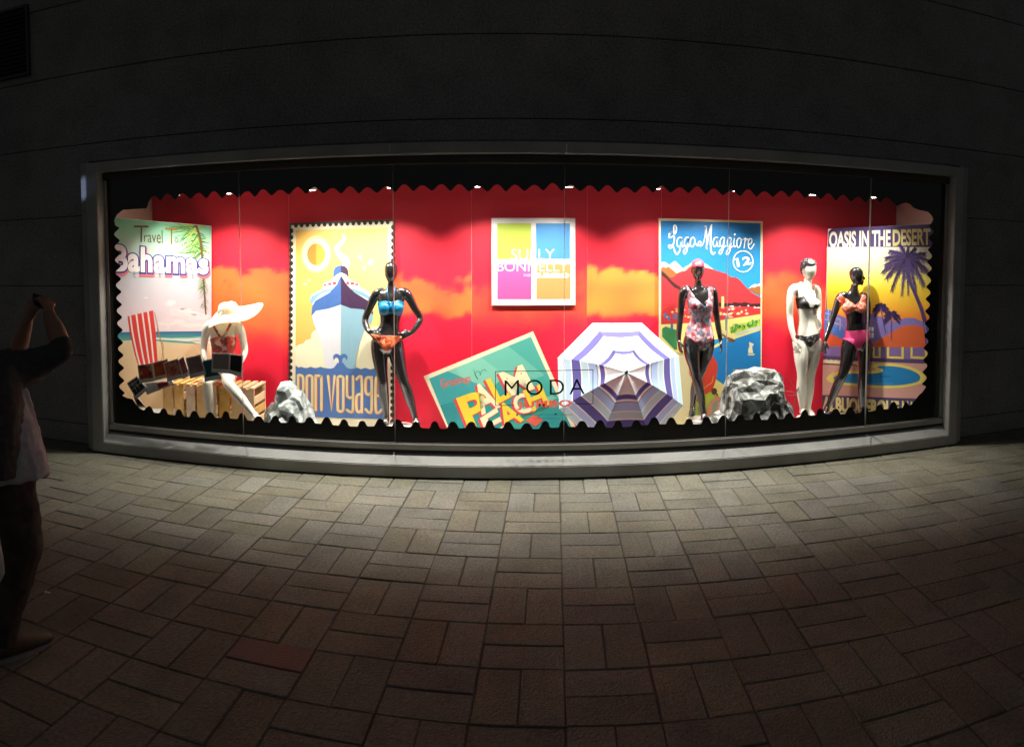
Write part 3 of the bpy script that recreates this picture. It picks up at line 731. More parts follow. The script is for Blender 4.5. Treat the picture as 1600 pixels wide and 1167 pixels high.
# --- lake poster
pl = wall_plane(BY - .04)
po = empty('travel_poster', pl.hit(1110, 655), 'tall blue lake poster with a red mountain and white script title', 'poster', 'travel posters in the display')
LQ = [(1029.8, 341), (1191.8, 346), (1189.5, 668), (1030.5, 672)]
slab('poster_board', pl, LQ, .022, M_BOARD, po)
z1 = zz(1020, 330, 6.483); z2 = zz(1020, 480, 6.483)
A = Art(pl, z1, .0006)
A.poly([quadpt(LQ, u, v) for u, v in ((.001, .001), (.999, .001), (.999, .999), (.001, .999))], 'f6e6ae', 0, raw=True)
A.poly([(80, 96), (1092, 122), (1090, 900), (84, 900)], lambda x, y: (10, 112, 178) if y < 300 else (40, 158, 214), 1)
A.poly([(84, 522), (112, 512), (135, 520), (165, 545), (225, 503), (268, 545), (312, 585), (330, 560), (350, 555), (385, 530), (440, 500), (540, 535), (612, 588), (640, 620), (84, 660)], 'f6f6f2', 2)
A.poly([(84, 575), (105, 560), (130, 572), (160, 560), (200, 590), (240, 628), (290, 605), (330, 600), (385, 545), (400, 610), (260, 700), (84, 700)], 'a2642e', 3)
A.poly([(84, 660), (200, 672), (262, 625), (330, 605), (392, 560), (470, 552), (545, 572), (612, 590), (680, 612), (752, 634), (790, 668), (842, 670), (880, 695), (915, 735), (962, 788), (1010, 830), (1092, 872), (1090, 990), (84, 990)], 'd0323a', 4)
A.poly([(88, 600), (130, 635), (190, 700), (230, 735), (300, 782), (280, 802), (215, 770), (180, 735), (140, 690), (88, 650)], '4a1f22', 5)
A.poly([(965, 790), (1000, 770), (1030, 772), (1062, 756), (1091, 760), (1091, 852), (1020, 828)], 'a2642e', 5); A.poly([(970, 782), (1000, 755), (1032, 738), (1060, 742), (1091, 728), (1091, 760), (1062, 757), (1030, 773), (1000, 771)], 'f6f6f2', 6)
A.poly([(640, 918), (700, 928), (800, 935), (820, 922), (900, 930), (930, 920), (1000, 938), (1091, 935), (1091, 985), (640, 985)], '3d1a24', 6)
random.seed(5)
A.poly([(84, 965), (300, 950), (660, 965), (1091, 968), (1091, 1095), (660, 1130), (300, 1140), (84, 1150)], 'd5373a', 7)
for q in range(64):
    x = random.uniform(90, 1060); y = random.uniform(958, 1075) ; w = random.uniform(18, 62); h = random.uniform(6, 18)
    A.poly([(x, y), (x + w * .5, y - h), (x + w, y - h * .2), (x + w * .8, y + h * .5), (x + w * .3, y + h * .6)], random.choice(('f8f4ea', 'f8f4ea', 'f4e486', 'ea6a5a', 'f2d0b0')), 8 + random.random())
for x, y in ((115, 1030), (150, 1060), (235, 1045), (250, 985), (205, 1040)): A.rect(x, y, x + 24, y + 50, '3f78a8', 9.5)
A.rect(695, 864, 722, 985, 'f4d888', 9)
A.tr = z2
A.poly([(84, 175), (300, 165), (660, 150), (690, 130), (900, 100), (1091, 70), (1091, 260), (700, 400), (600, 520), (84, 440)], 'f2e889', 10)
A.poly([(95, 215), (130, 195), (240, 230), (250, 430), (220, 430), (95, 300)], '3c8a52', 11); A.rect(180, 170, 206, 235, '3f78a8', 11.3)
A.poly([(770, 205), (900, 160), (1091, 120), (1091, 205), (830, 268), (790, 245)], 'c9d65a', 11)
for q in range(44):
    t = random.random(); x = 780 + 300 * t; y = 225 - 78 * t + random.uniform(-26, 30); r = random.uniform(9, 18)
    A.disc(x, y, r, r * 1.3, random.choice(('7fb83e', '5a9b3c', '4f8c46', 'a4cc4c', '356f3c')), 11.4 + random.random() * .5, n=9)
A.rect(734, 95, 750, 235, '6f8f9c', 11)
A.poly([(610, 330), (690, 318), (745, 300), (760, 352), (830, 320), (1091, 232), (1091, 640), (880, 665), (800, 690), (730, 790), (650, 740), (560, 560), (590, 420)], '1887d0', 12)
A.poly([(600, 398), (668, 360), (680, 385), (610, 420)], 'f2e889', 13); A.poly([(612, 342), (650, 330), (660, 352), (615, 368)], '2a9ad8', 13)
A.poly([(685, 232), (720, 222), (835, 318), (818, 352), (792, 345)], 'f0dfa0', 13); A.poly([(760, 300), (835, 330), (825, 355), (762, 345)], '7a4030', 13.3); A.poly([(700, 262), (800, 335), (785, 345), (692, 280)], '8a6a50', 13.4)
A.poly([(840, 262), (1091, 190), (1091, 215), (850, 285)], 'cfd8d4', 13)
A.poly([(975, 350), (1026, 374), (1006, 400), (1016, 464), (968, 466), (966, 430), (980, 396)], 'f8f0c8', 13); A.poly([(960, 474), (1036, 470), (1026, 488), (968, 488)], 'f2e2a2', 13)
A.poly([(810, 628), (905, 625), (905, 648), (810, 650)], 'c9605a', 13); A.rect(812, 628, 850, 648, '7fb08a', 13.2)
A.poly([(340, 1190), (380, 1010), (420, 860), (560, 850), (650, 735), (760, 810), (740, 900), (700, 1190)], 'b6c83e', 13)
A.poly([(640, 735), (765, 815), (720, 900), (690, 920), (600, 830)], 'f2de86', 14)
A.poly([(375, 560), (400, 600), (412, 660), (380, 705), (370, 660)], 'e2432e', 14); A.poly([(385, 985), (400, 930), (432, 895), (458, 950)], 'e2432e', 15)
A.poly([(520, 890), (490, 780), (495, 700), (530, 610), (580, 505), (610, 500), (640, 540), (657, 600), (640, 725), (600, 840)], 'e2432e', 15, smooth=3)
A.stroke([(500, 840), (560, 790), (600, 760), (612, 700)], 9, 'f2a03e', 16)
A.poly([(545, 1050), (560, 980), (610, 930), (640, 890), (690, 915), (695, 1000), (675, 1090), (660, 1190), (520, 1190)], 'd8906e', 16); A.disc(622, 852, 30, 34, '5a3a2c', 17); A.poly([(640, 870), (665, 880), (650, 905)], '5a3a2c', 17)
A.poly([(600, 985), (640, 940), (660, 960), (640, 1040), (600, 1100)], '8f9a84', 17); A.poly([(455, 1010), (490, 960), (500, 1090), (470, 1130)], '8f9a84', 17)
A.tr = z1
WH = 'f7f6f2'
for w, p in ((22, [(165, 232), (190, 212), (168, 240), (172, 268), (215, 245), (238, 195), (235, 150), (218, 142), (212, 180), (218, 290), (195, 365), (165, 368), (165, 345), (200, 352), (222, 405), (245, 435), (272, 402), (276, 380)]),
             (17, [(292, 268), (262, 268), (246, 305), (250, 352), (270, 360), (288, 325), (296, 268), (293, 340), (305, 362), (322, 345)]), (17, [(362, 268), (336, 268), (320, 305), (324, 348), (344, 352), (358, 315), (366, 265), (352, 370), (332, 428), (313, 424), (318, 390), (380, 345)]),
             (17, [(408, 262), (385, 285), (380, 335), (398, 362), (420, 335), (424, 285), (408, 262)]), (15, [(424, 305), (450, 350), (480, 340), (486, 308), (466, 312), (462, 345), (500, 345), (528, 260), (536, 155)]),
             (22, [(534, 150), (545, 240), (545, 378)]), (17, [(545, 370), (562, 270), (585, 165), (597, 138)]), (24, [(594, 145), (586, 270), (588, 380), (605, 432), (630, 420)]), (17, [(655, 268), (628, 270), (612, 308), (616, 350), (635, 358), (650, 322), (658, 268), (655, 340), (668, 358), (682, 345)]),
             (17, [(722, 268), (700, 268), (682, 305), (688, 350), (706, 352), (720, 312), (726, 268), (712, 380), (690, 434), (674, 424), (686, 390), (742, 350)]), (17, [(792, 270), (770, 272), (755, 308), (760, 352), (778, 354), (790, 315), (796, 270), (784, 385), (762, 438), (745, 426), (758, 392), (815, 352)]),
             (17, [(826, 275), (820, 335), (830, 362), (845, 350)]), (17, [(878, 270), (856, 292), (852, 342), (868, 368), (890, 340), (894, 290), (878, 270), (905, 292)]), (17, [(922, 285), (940, 272), (932, 310), (924, 372)]), (15, [(928, 330), (945, 288), (964, 282), (966, 300)]), (17, [(968, 342), (1000, 318), (1002, 285), (980, 280), (966, 320), (972, 368), (996, 380), (1026, 332)])):
    A.stroke(p, w * .62, WH, 18)
A.disc(830, 236, 10, 11, WH, 18)
A.stroke([(915 + 100 * math.cos(2 * PI * k / 40), 509 + 107 * math.sin(2 * PI * k / 40)) for k in range(41)], 10, WH, 18, n=1, caps=False)
A.text('12', [(848, 482), (980, 456), (992, 536), (860, 562)], WH, 19, .025)
A.stroke([(832, 488), (860, 478)], 12, WH, 19); A.stroke([(960, 530), (995, 522)], 12, WH, 19)
A.build('printed_picture', po)

# --- desert poster, standing across the right corner
pd = two_point_plane(at(1293, 450, BY - .045), at(1459, 450, 6.72))
po = empty('travel_poster', pd.hit(1372, 640), 'tall purple and yellow desert poster with a blue pool across the right corner', 'poster', 'travel posters in the display')
DQ = [(1297.5, 357.5), (1460, 349.5), (1459, 668), (1283.5, 662)]
z = zz(1280, 340, 3.647)
slab('poster_board', pd, [(1293, 363), (1299, 356.8)] and [(1294.0, 357.6), (1461, 349.5), (1460, 668), (1284, 664)], .012, M_BOARD, po)
A = Art(pd, z, .0006)
A.poly([(52, 80), (72, 62), (659, 36), (657, 1196), (16, 1180)], '4a3a6e', 0)
def skyc(t): return [(0, (253, 247, 222)), (.25, (252, 241, 176)), (.55, (248, 216, 50)), (.8, (245, 175, 40)), (1, (238, 120, 40))]
A.grad(44, 168, 657, 600, skyc(0), 1, n=20)
A.poly([(30, 560), (36, 525), (130, 560), (200, 600), (262, 556), (300, 548), (340, 560), (400, 590), (440, 590), (490, 572), (540, 572), (600, 600), (657, 640), (657, 760), (24, 760)], '8273b4', 3)
A.poly([(35, 520), (74, 530), (78, 610), (150, 640), (150, 690), (28, 690)], '4f76c4', 4)
for q in ([(36, 545), (74, 552)], [(36, 580), (76, 588)], [(52, 525), (50, 640)], [(86, 570), (120, 580)], [(120, 580), (118, 640)], [(90, 600), (130, 612)]): A.stroke(q, 6, '9fb6e0', 5, n=1)
A.poly([(276, 615), (314, 622), (314, 690), (276, 694)], '5b86cc', 4); 
for q in ((280, 622, 292, 645), (298, 625, 310, 648), (280, 655, 292, 685), (298, 658, 310, 685)): A.rect(*q, 'f2eeda', 5)
A.poly([(30, 645), (80, 668), (135, 695), (150, 735), (24, 735)], 'd9582f', 6); A.poly([(290, 728), (380, 672), (478, 616), (560, 612), (657, 660), (657, 742), (290, 738)], 'd9602f', 6)
A.poly([(24, 732), (657, 740), (657, 822), (22, 800)], '83689f', 7)
for x in (304, 386, 520): A.poly([(x, 738), (x + 12, 738), (x + 12, 790), (x + 82 if x > 310 else x + 34, 792), (x + 82 if x > 310 else x + 34, 738), (x + 96 if x > 310 else x + 46, 738), (x + 96 if x > 310 else x + 46, 808), (x, 802)], 'efce5a', 8)
A.poly([(22, 786), (657, 812), (657, 838), (20, 812)], '51406f', 9)
A.poly([(21, 808), (657, 834), (657, 1036), (18, 1012)], 'd9a193', 10)
for k in range(7): A.poly([(24 + 28 * k, 812 + 2 * k), (44 + 28 * k, 806 + 2 * k), (62 + 28 * k, 828 + 2 * k), (40 + 28 * k, 834 + 2 * k)], 'f2e3b0', 11); A.stroke([(20 + 28 * k, 836), (48 + 28 * k, 832 + 2 * k)], 6, '2c2433', 11.5)
poolb = [(38, 915), (80, 882), (160, 872), (250, 876), (318, 870), (318, 858), (296, 848), (330, 832), (420, 832), (520, 850), (590, 885), (606, 912), (580, 945), (470, 970), (320, 970), (150, 955), (60, 938)]
pooli = [(80, 912), (112, 894), (190, 888), (280, 890), (350, 882), (362, 866), (330, 852), (350, 846), (430, 848), (510, 864), (560, 888), (576, 912), (556, 936), (460, 955), (320, 955), (170, 942), (96, 930)]
A.poly(poolb, 'f0d868', 12, smooth=3); A.poly(pooli, '1580be', 13, smooth=3)
A.poly([(330, 905), (380, 898), (420, 905), (380, 912)], '0f6fae', 14, smooth=3); A.stroke([(110, 925), (250, 945), (420, 946)], 7, '2f98cc', 14)
A.poly([(18, 1010), (657, 1034), (657, 1200), (16, 1186)], '4a3a66', 15)
A.text('OASIS IN THE', [(60, 84), (405, 72), (405, 160), (58, 166)], 'f6efdc', 16, .032); A.text('DESERT', [(421, 72), (632, 64), (632, 152), (421, 159)], 'efdf9a', 16, .032)  # DESERT inked yellower: uneven lamp light put into the lettering colour
A.text('ALBUQUERQUE', [(22, 1022), (452, 1050), (452, 1142), (22, 1112)], 'f0dc8e', 17, .05); A.text('N.M.', [(474, 1050), (566, 1056), (566, 1144), (474, 1140)], 'f0dc8e', 17, .05)
PU = '4a3468'
A.stroke([(500, 240), (512, 350), (545, 430), (585, 530), (606, 620), (618, 720)], (16, 24), PU, 16); A.stroke([(600, 600), (620, 720)], 10, '7f6fb0', 16.6)
random.seed(21)
def frond(cx, cy, ang, ln, droop, col, L, w=4, lw=7):
    a = math.radians(ang); P0 = []
    for k in range(9):
        t = k / 8; P0.append((cx + ln * t * math.cos(a), cy + ln * t * math.sin(a) + droop * t * t))
    A.stroke(P0, (w + 3, 2), col, L, n=1, caps=False)
    for k in range(2, 26):
        t = k / 26; i = min(7, int(t * 8)); f = t * 8 - i
        x = P0[i][0] + (P0[i + 1][0] - P0[i][0]) * f; y = P0[i][1] + (P0[i + 1][1] - P0[i][1]) * f
        dx, dy = P0[i + 1][0] - P0[i][0], P0[i + 1][1] - P0[i][1]; b = math.atan2(dy, dx)
        ll = ln * .36 * (1 - .55 * t) * random.uniform(.7, 1.1)
        for s_ in (1, -1):
            c = b + s_ * random.uniform(.45, .75); ex, ey = x + ll * math.cos(c), y + ll * math.sin(c) + ll * .35
            A.stroke([(x, y), (ex, ey)], (lw, 1.5), col, L, n=1, caps=False)
for ang, ln, dr in ((178, 125, 30), (200, 130, 40), (222, 135, 45), (250, 105, 20), (275, 80, 10), (300, 95, 20), (325, 125, 40), (345, 140, 50), (10, 140, 70), (35, 120, 90), (60, 100, 100), (85, 80, 130), (110, 90, 130), (140, 115, 110), (160, 125, 70), (185, 140, 90)):
    frond(500, 235, ang, ln, dr, random.choice((PU, '54407a', '3f2c5c')), 17 + random.random(), 3, 4.2)
for cx, cy, r in ((352, 512, 46), (414, 556, 48)):
    A.stroke([(cx, cy), (cx + (10 if cx < 400 else -4), cy + 70), (cx + (26 if cx < 400 else -2), cy + 140)], 6, '6a4a86', 16)
    for ang in range(150, 400, 26): frond(cx, cy, ang + random.uniform(-8, 8), r, r * .5, PU, 17 + random.random(), 2, 4)
A.build('printed_picture', po)

# --- tilted greeting postcard leaning on the back wall
pc = Plane(at(770, 600, 7.50), (0, -1, .10))
po = empty('giant_postcard', at(770, 680, 7.46), 'giant teal greeting postcard tilted on its corner behind the striped umbrella', 'postcard')
z = zz(650, 500, 6.483)
slab('card_board', pc, z([(78, 570), (1186, 114), (1627, 1109), (1373, 1220), (373, 1220)]), .012, M_BOARD, po)
A = Art(pc, z, .0006)
A.poly([(78, 570), (1186, 114), (1627, 1109), (1373, 1220), (373, 1220)], 'f7ebc4', 0)
A.poly([(132, 594), (1164, 168), (1580, 1100), (1350, 1218), (412, 1218)], lambda x, y: (36, 150, 150) if x < 500 or y > 900 else (96, 196, 174), 1)
for q, c in (([(132, 594), (320, 518), (620, 640), (700, 760), (240, 860)], '3fa5a8'), ([(320, 518), (660, 378), (900, 560), (760, 700), (600, 640)], '86cdb6'), ([(660, 378), (935, 262), (1300, 560), (1200, 600), (900, 560)], '70c2ae'), ([(935, 262), (1164, 168), (1350, 580), (1300, 560)], '52b0a2'), ([(240, 860), (420, 905), (400, 1200), (320, 1060)], '2d8f94'), ([(1000, 920), (1380, 760), (1430, 790), (900, 1040)], '7cc6aa'), ([(880, 1060), (1340, 900), (1440, 800), (1100, 1100)], '3c9c8c')): A.poly(q, c, 2)
A.text('Greetings', [(240, 600), (548, 548), (560, 640), (262, 722)], 'e8604a', 4, .01)
A.stroke([(585, 500), (600, 560), (630, 605), (600, 540), (640, 520), (650, 560), (660, 525), (690, 500), (712, 520)], 5, '2f6a66', 4)
CREAM, YELL, RR = 'fbf0c4', 'f8d63c', 'e4484e'
LET = [('P', [(425, 800), (655, 715), (770, 1010), (552, 1110)], YELL), ('A', [(560, 700), (715, 618), (842, 872), (672, 948)], CREAM), ('L', [(716, 612), (846, 556), (958, 770), (830, 836)], YELL), ('M', [(850, 545), (1072, 462), (1190, 690), (962, 760)], CREAM),
       ('E', [(662, 996), (812, 900), (900, 1110), (740, 1180)], CREAM), ('A', [(820, 884), (948, 812), (1080, 1010), (910, 1098)], YELL), ('C', [(962, 800), (1090, 735), (1192, 905), (1050, 965)], CREAM), ('H', [(1094, 722), (1262, 655), (1342, 850), (1184, 915)], YELL)]
for ch, q, c in LET:
    for d in range(5): A.text(ch, sh(q, -22 + 3 * d, 12 - 0 * d), RR, 5 + d * .3, .035)
for ch, q, c in LET: A.text(ch, q, c, 8, .03)
A.poly([(1110, 1020), (1190, 960), (1290, 1010), (1210, 1080)], 'e8604a', 9)
A.build('printed_picture', po)

# ================================================================== PROPS IN THE DISPLAY
# --- striped beach umbrella lying on its rim, the apex towards the street
um = empty('beach_umbrella', (at(970, 600, 7.1).x, 7.1, FZ), 'open octagonal beach umbrella with white, navy and grey stripes lying on its side', 'umbrella')
UC = at(969.5, 597, 7.13); UR = .655; HC = .37; tl_ = math.radians(24)
ux, ub, ua = Vector((1, 0, 0)), Vector((0, math.sin(tl_), math.cos(tl_))), Vector((0, -math.cos(tl_), math.sin(tl_)))
def uh(r): return HC * (1 - (r ** 1.75))
WHT, NAV, BGR, TGR, PAL = (240, 240, 242), (94, 92, 160), (170, 200, 240), (184, 218, 226), (226, 236, 240)
STR = [(0, .10, PAL), (.10, .20, WHT), (.20, .30, PAL), (.30, .335, WHT), (.335, .40, NAV), (.40, .435, WHT), (.435, .445, (90, 90, 110)), (.445, .56, BGR), (.56, .575, WHT), (.575, .665, TGR), (.665, .68, WHT), (.68, .80, NAV), (.80, .815, WHT), (.815, .90, BGR), (.90, .915, WHT), (.915, 1.0, TGR)]
# the woven cloth carries the same stripes on every gore; the pale ones nearly bleach out where the lamps hit them
for gq in range(8):
    a0 = PI / 8 + gq * PI / 4; vs, fs, cs = [], [], []
    NT = 8
    rr = sorted({r for st in STR for r in (st[0], st[1])})
    for r0, r1, c in STR:
        for q in (0, 1):
            for t in range(NT + 1):
                r = r0 if q == 0 else r1; f = t / NT
                A0, A1 = Vector((math.cos(a0), math.sin(a0))), Vector((math.cos(a0 + PI / 4), math.sin(a0 + PI / 4)))
                sag = 4 * f * (1 - f)
                p2 = (A0 * (1 - f) + A1 * f) * r * (1 - .055 * sag * (1 - r) * 1.6)
                hgt = uh(r) - .035 * sag * r * (1.15 - r) - .006 * math.sin(f * 40 + r * 9) * r * (1 - r)
                vs.append(UC + (ux * p2.x + ub * p2.y) * UR + ua * hgt); cs.append(lin(c))
        b0 = len(vs) - 2 * (NT + 1)
        for t in range(NT): fs.append((b0 + t, b0 + t + 1, b0 + NT + 2 + t, b0 + NT + 1 + t))
    o = mesh('canopy_panel', vs, fs, None, um, True); o.data.materials.append(ink_mat('umbrella_cloth', .8, .2, .32) if gq == 0 else bpy.data.materials['umbrella_cloth'])
    ca_ = o.data.color_attributes.new('Col', 'FLOAT_COLOR', 'POINT'); ca_.data.foreach_set('color', [x for c in cs for x in c])
    bm = bmesh.new(); pr = []
    for k in range(9):
        r = k / 8; pr.append(UC + (ux * math.cos(a0) + ub * math.sin(a0)) * UR * r + ua * (uh(r) - .012))
    bm_tube(bm, pr, .004, 6); bm_obj('rib', bm, M_ALU, um)
bm = bmesh.new(); bm_tube(bm, [UC + ua * (HC - .004), UC + ua * (HC + .05)], [.016, .009], 10); bm_obj('finial', bm, M_DARK, um, True)
bm = bmesh.new(); bm_tube(bm, [UC + ua * (HC - .02), UC - ua * .42], [.014, .014], 10); bm_obj('pole', bm, M_PANEWHITE, um, True)

# --- crumpled rocks
def rock_mat(name, dark, light, pos):
    m = bpy.data.materials.new(name); m.use_nodes = True; n = m.node_tree; b = n.nodes['Principled BSDF']; b.inputs['Roughness'].default_value = .6
    tc = n.nodes.new('ShaderNodeTexCoord'); no = n.nodes.new('ShaderNodeTexNoise'); no.inputs['Scale'].default_value = 7; no.inputs['Detail'].default_value = 9; no.inputs['Roughness'].default_value = .68
    no.inputs['Distortion'].default_value = 1.2
    rp = n.nodes.new('ShaderNodeValToRGB'); e = rp.color_ramp.elements; e[0].position = pos; e[0].color = lin(dark); e[1].position = pos + .22; e[1].color = lin(light)
    n.links.new(tc.outputs['Object'], no.inputs['Vector']); n.links.new(no.outputs['Fac'], rp.inputs[0]); n.links.new(rp.outputs[0], b.inputs['Base Color'])
    bp = n.nodes.new('ShaderNodeBump'); bp.inputs['Strength'].default_value = .5; bp.inputs['Distance'].default_value = .02
    n.links.new(no.outputs['Fac'], bp.inputs['Height']); n.links.new(bp.outputs[0], b.inputs['Normal']); return m
def rock(prof, y, dep, seed, m, label, base):
    """prof: outline in photo pixels, bottom left -> over the top -> bottom right; becomes a solid, facetted lump"""
    X0 = min(p[0] for p in prof); X1 = max(p[0] for p in prof)
    c = at((X0 + X1) / 2, max(p[1] for p in prof), y); c.z = FZ
    e = empty('crumpled_rock', c, label, 'rock')
    bm = bmesh.new(); bmesh.ops.create_icosphere(bm, subdivisions=5, radius=1.0)
    W_ = [(at(px, py, y)) for px, py in prof]
    cx = sum(p.x for p in W_) / len(W_); cz = FZ + .02
    ang = sorted((math.atan2(p.z - cz, p.x - cx), math.hypot(p.z - cz, p.x - cx)) for p in W_)
    def rad(a):
        if a <= ang[0][0]: return ang[0][1]
        for (a0, r0), (a1, r1) in zip(ang, ang[1:]):
            if a <= a1: return r0 + (r1 - r0) * (a - a0) / max(1e-6, a1 - a0)
        return ang[-1][1]
    for v in bm.verts:
        d = v.co.copy(); a = math.atan2(max(d.z, -.02), d.x); h = math.hypot(d.x, d.z)
        g1 = noise.voronoi(d * 1.9 + Vector((seed, 1, 0))); g2 = noise.voronoi(d * 4.3 + Vector((seed, 5, 0)))
        fac = (g1[0][1] - g1[0][0]) * .5 + (g2[0][1] - g2[0][0]) * .24 + .22 * abs(noise.noise(d * 3.1 + Vector((0, seed, 0))))
        r = rad(a) * .955; q = noise.turbulence(d * 2.1 + Vector((seed, seed * 2, 0)), 3, True); k = 1 + (q - .7) * .22
        w = noise.voronoi(d * 2.6 + Vector((seed, 0, 0)))[0]; k = 1.06 - .62 * (fac - .28)
        v.co = Vector((cx + d.x * r * (1 - .04 * abs(d.y)) * (k * .35 + .65), y + d.y * dep * (1 + 2.2 * (k - 1)), max(FZ + .002, cz + d.z * r * (k * .35 + .65))))
    bmesh.ops.remove_doubles(bm, verts=bm.verts, dist=.002)
    o = bm_obj('rock_shell', bm, m, e); dm = o.modifiers.new('creases', 'DECIMATE'); dm.ratio = .16; return o
rock([(415, 655), (416, 642), (423, 631), (433, 628), (433, 608), (439, 597), (456, 596), (463, 606), (473, 611), (481, 626), (488, 640), (490, 655)], 7.12, .20, 3.3, rock_mat('white_rock_paper', '59615f', 'b4b9b8', .40), 'small white crumpled rock at the foot of the ship poster', 0)
rock([(1104, 657), (1124, 643), (1128, 625), (1130, 608), (1135, 592), (1143, 583), (1158, 579), (1178, 576), (1200, 576), (1215, 580), (1222, 588), (1222, 605), (1225, 622), (1234, 632), (1240, 640), (1242, 655)], 7.08, .24, 8.1, rock_mat('grey_rock_paper', '333430', 'b4b8b5', .45), 'big grey and white crumpled rock beside the lake poster', 0)

# --- dry branch behind the big rock
db = empty('dry_branch', at(1225, 650, 7.32), 'thin dry brown branch sticking up between the big rock and the white mannequin', 'branch')
M_TWIG = mat('dry_twig_bark', (.16, .085, .05), .8, col2=(.11, .06, .035), scale=30)
for name, p, r in (('stem', [(1238, 650), (1245, 612), (1256, 590), (1262, 572), (1266, 560)], .006), ('twig', [(1245, 614), (1228, 611), (1212, 606), (1204, 602)], .004), ('twig', [(1246, 610), (1238, 600), (1234, 592)], .003), ('twig', [(1244, 618), (1234, 618), (1224, 614)], .003), ('twig', [(1264, 566), (1256, 562), (1245, 558)], .003)):
    bm = bmesh.new(); P = [at(x, y_, 7.30 - .08 * (i % 2) * .2) for i, (x, y_) in enumerate(catmull(p, 3))]
    bm_tube(bm, P, [r * (1 - .5 * i / len(P)) for i in range(len(P))], 7); bm_obj(name, bm, M_TWIG, db, True)

# --- wooden crates under the seated mannequin
def crate(X0, X1, y, dep, ztop, label):
    x0, x1 = at(X0, 620, y).x, at(X1, 620, y).x; c = Vector(((x0 + x1) / 2, y, FZ))
    e = empty('wooden_crate', c, label, 'crate', 'pine crates stacked as a seat')
    h = ztop - FZ; w = x1 - x0; nb = 3; g = .022; bw = (w - g * (nb - 1)) / nb
    for k in range(nb):
        a = x0 + k * (bw + g)
        box('front_board', (a, y, FZ), (a + bw, y + .016, ztop - .002), M_WOOD, e, .002)
        box('back_board', (a, y + dep - .016, FZ), (a + bw, y + dep, ztop - .002), M_WOOD, e, .002)
    for k in range(4):
        z0 = FZ + .012 + k * (h - .06) / 4
        for a in (x0 + .002, x1 - .016): box('side_slat', (a, y + .0165, z0), (a + .014, y + dep - .0165, z0 + (h - .06) / 4 * .68), M_WOOD, e, .002)
    for k in range(5):
        a = x0 + k * (w - .05) / 4; box('top_slat', (a, y - .012, ztop), (a + .05, y + dep + .012, ztop + .016), M_WOOD, e, .002)
    for yy in (y + .017, y + dep - .037):
        box('rail', (x0 + .018, yy, ztop - .045), (x1 - .018, yy + .02, ztop - .003), M_WOOD, e, .002)
zc = at(300, 603, 7.12).z
crate(239, 287, 7.16, .36, zc, 'pine slat crate under the fanned picture cards, nearest the left corner')
crate(291, 338, 7.12, .40, zc + .005, 'middle pine slat crate behind the left shin of the seated mannequin')
crate(342, 397, 7.16, .38, zc - .01, 'pine slat crate under the seated mannequin, nearest the ship poster')

# --- fan of instant-picture cards hung just behind the glass
F1 = cells_mat('print_floral_red', ('b8382c', 'd8553a', '5a2422', 'f0b080', 'c84034', '8a3a4c'), 26)
F2 = cells_mat('print_orange', ('d85a28', 'e06a34', 'c84e22'), 14); F3 = cells_mat('print_paisley', ('d87458', 'e88c6c', 'b85444', 'f0a888'), 34)
F4 = mat('print_rose', 'c86470', .5, col2='b85662'); F5 = cells_mat('print_mauve_spots', ('94707a', 'a88488', '5f3840', 'a08c6c', '8c6a74'), 22)
F6 = mat('print_teal', '146070', .4, col2='185664'); F7 = mat('print_grey_weave', '908488', .6, col2='80767a', scale=90); F8 = mat('print_black', '0b0a0c', .4, col2='121014'); F9 = mat('print_scarlet', 'b5302c', .5, col2='a52a28')
F10 = cells_mat('print_black_lattice', ('0a0a0b', '101012', '0c0c0e'), 9); F11 = mat('print_brown', '3a2420', .5, col2='301c1a')
CARDS = [([(182, 505), (250, 560), (318, 640), (232, 640)], F11, 'dark brown card, lowest of the fan by the bottom left corner of the glass'), ([(265, 395), (590, 362), (612, 404), (335, 512)], M_CARD, 'blank mauve card lying across under the floral ones'), ([(425, 390), (555, 372), (560, 418), (450, 470)], F9, 'small scarlet card low in the middle of the fan'),
         ([(120, 392), (228, 316), (338, 456), (222, 562)], F10, 'black lattice card turned on its corner at the left end of the fan'), ([(385, 180), (546, 136), (580, 326), (412, 366)], F2, 'plain orange card, second from the left along the top of the fan'), ([(232, 206), (384, 184), (410, 372), (254, 394)], F1, 'red floral card, first along the top of the fan'),
         ([(655, 148), (712, 116), (780, 310), (700, 350)], F4, 'narrow rose card half hidden in the middle of the fan'), ([(498, 180), (655, 134), (716, 330), (545, 376)], F3, 'orange paisley card in the middle of the fan'), ([(905, 156), (1010, 134), (1118, 344), (932, 378)], F6, 'dark teal card partly hidden under the grey one'),
         ([(732, 130), (888, 92), (948, 300), (782, 344)], F5, 'mauve spotted card right of the rose one'), ([(1012, 78), (1197, 84), (1192, 292), (1002, 276)], F7, 'plain grey card upright in front of the seated mannequin'), ([(1194, 86), (1338, 100), (1312, 328), (1184, 290)], F8, 'black card at the right end of the fan')]
zc_ = zz(180, 540, 6.667)
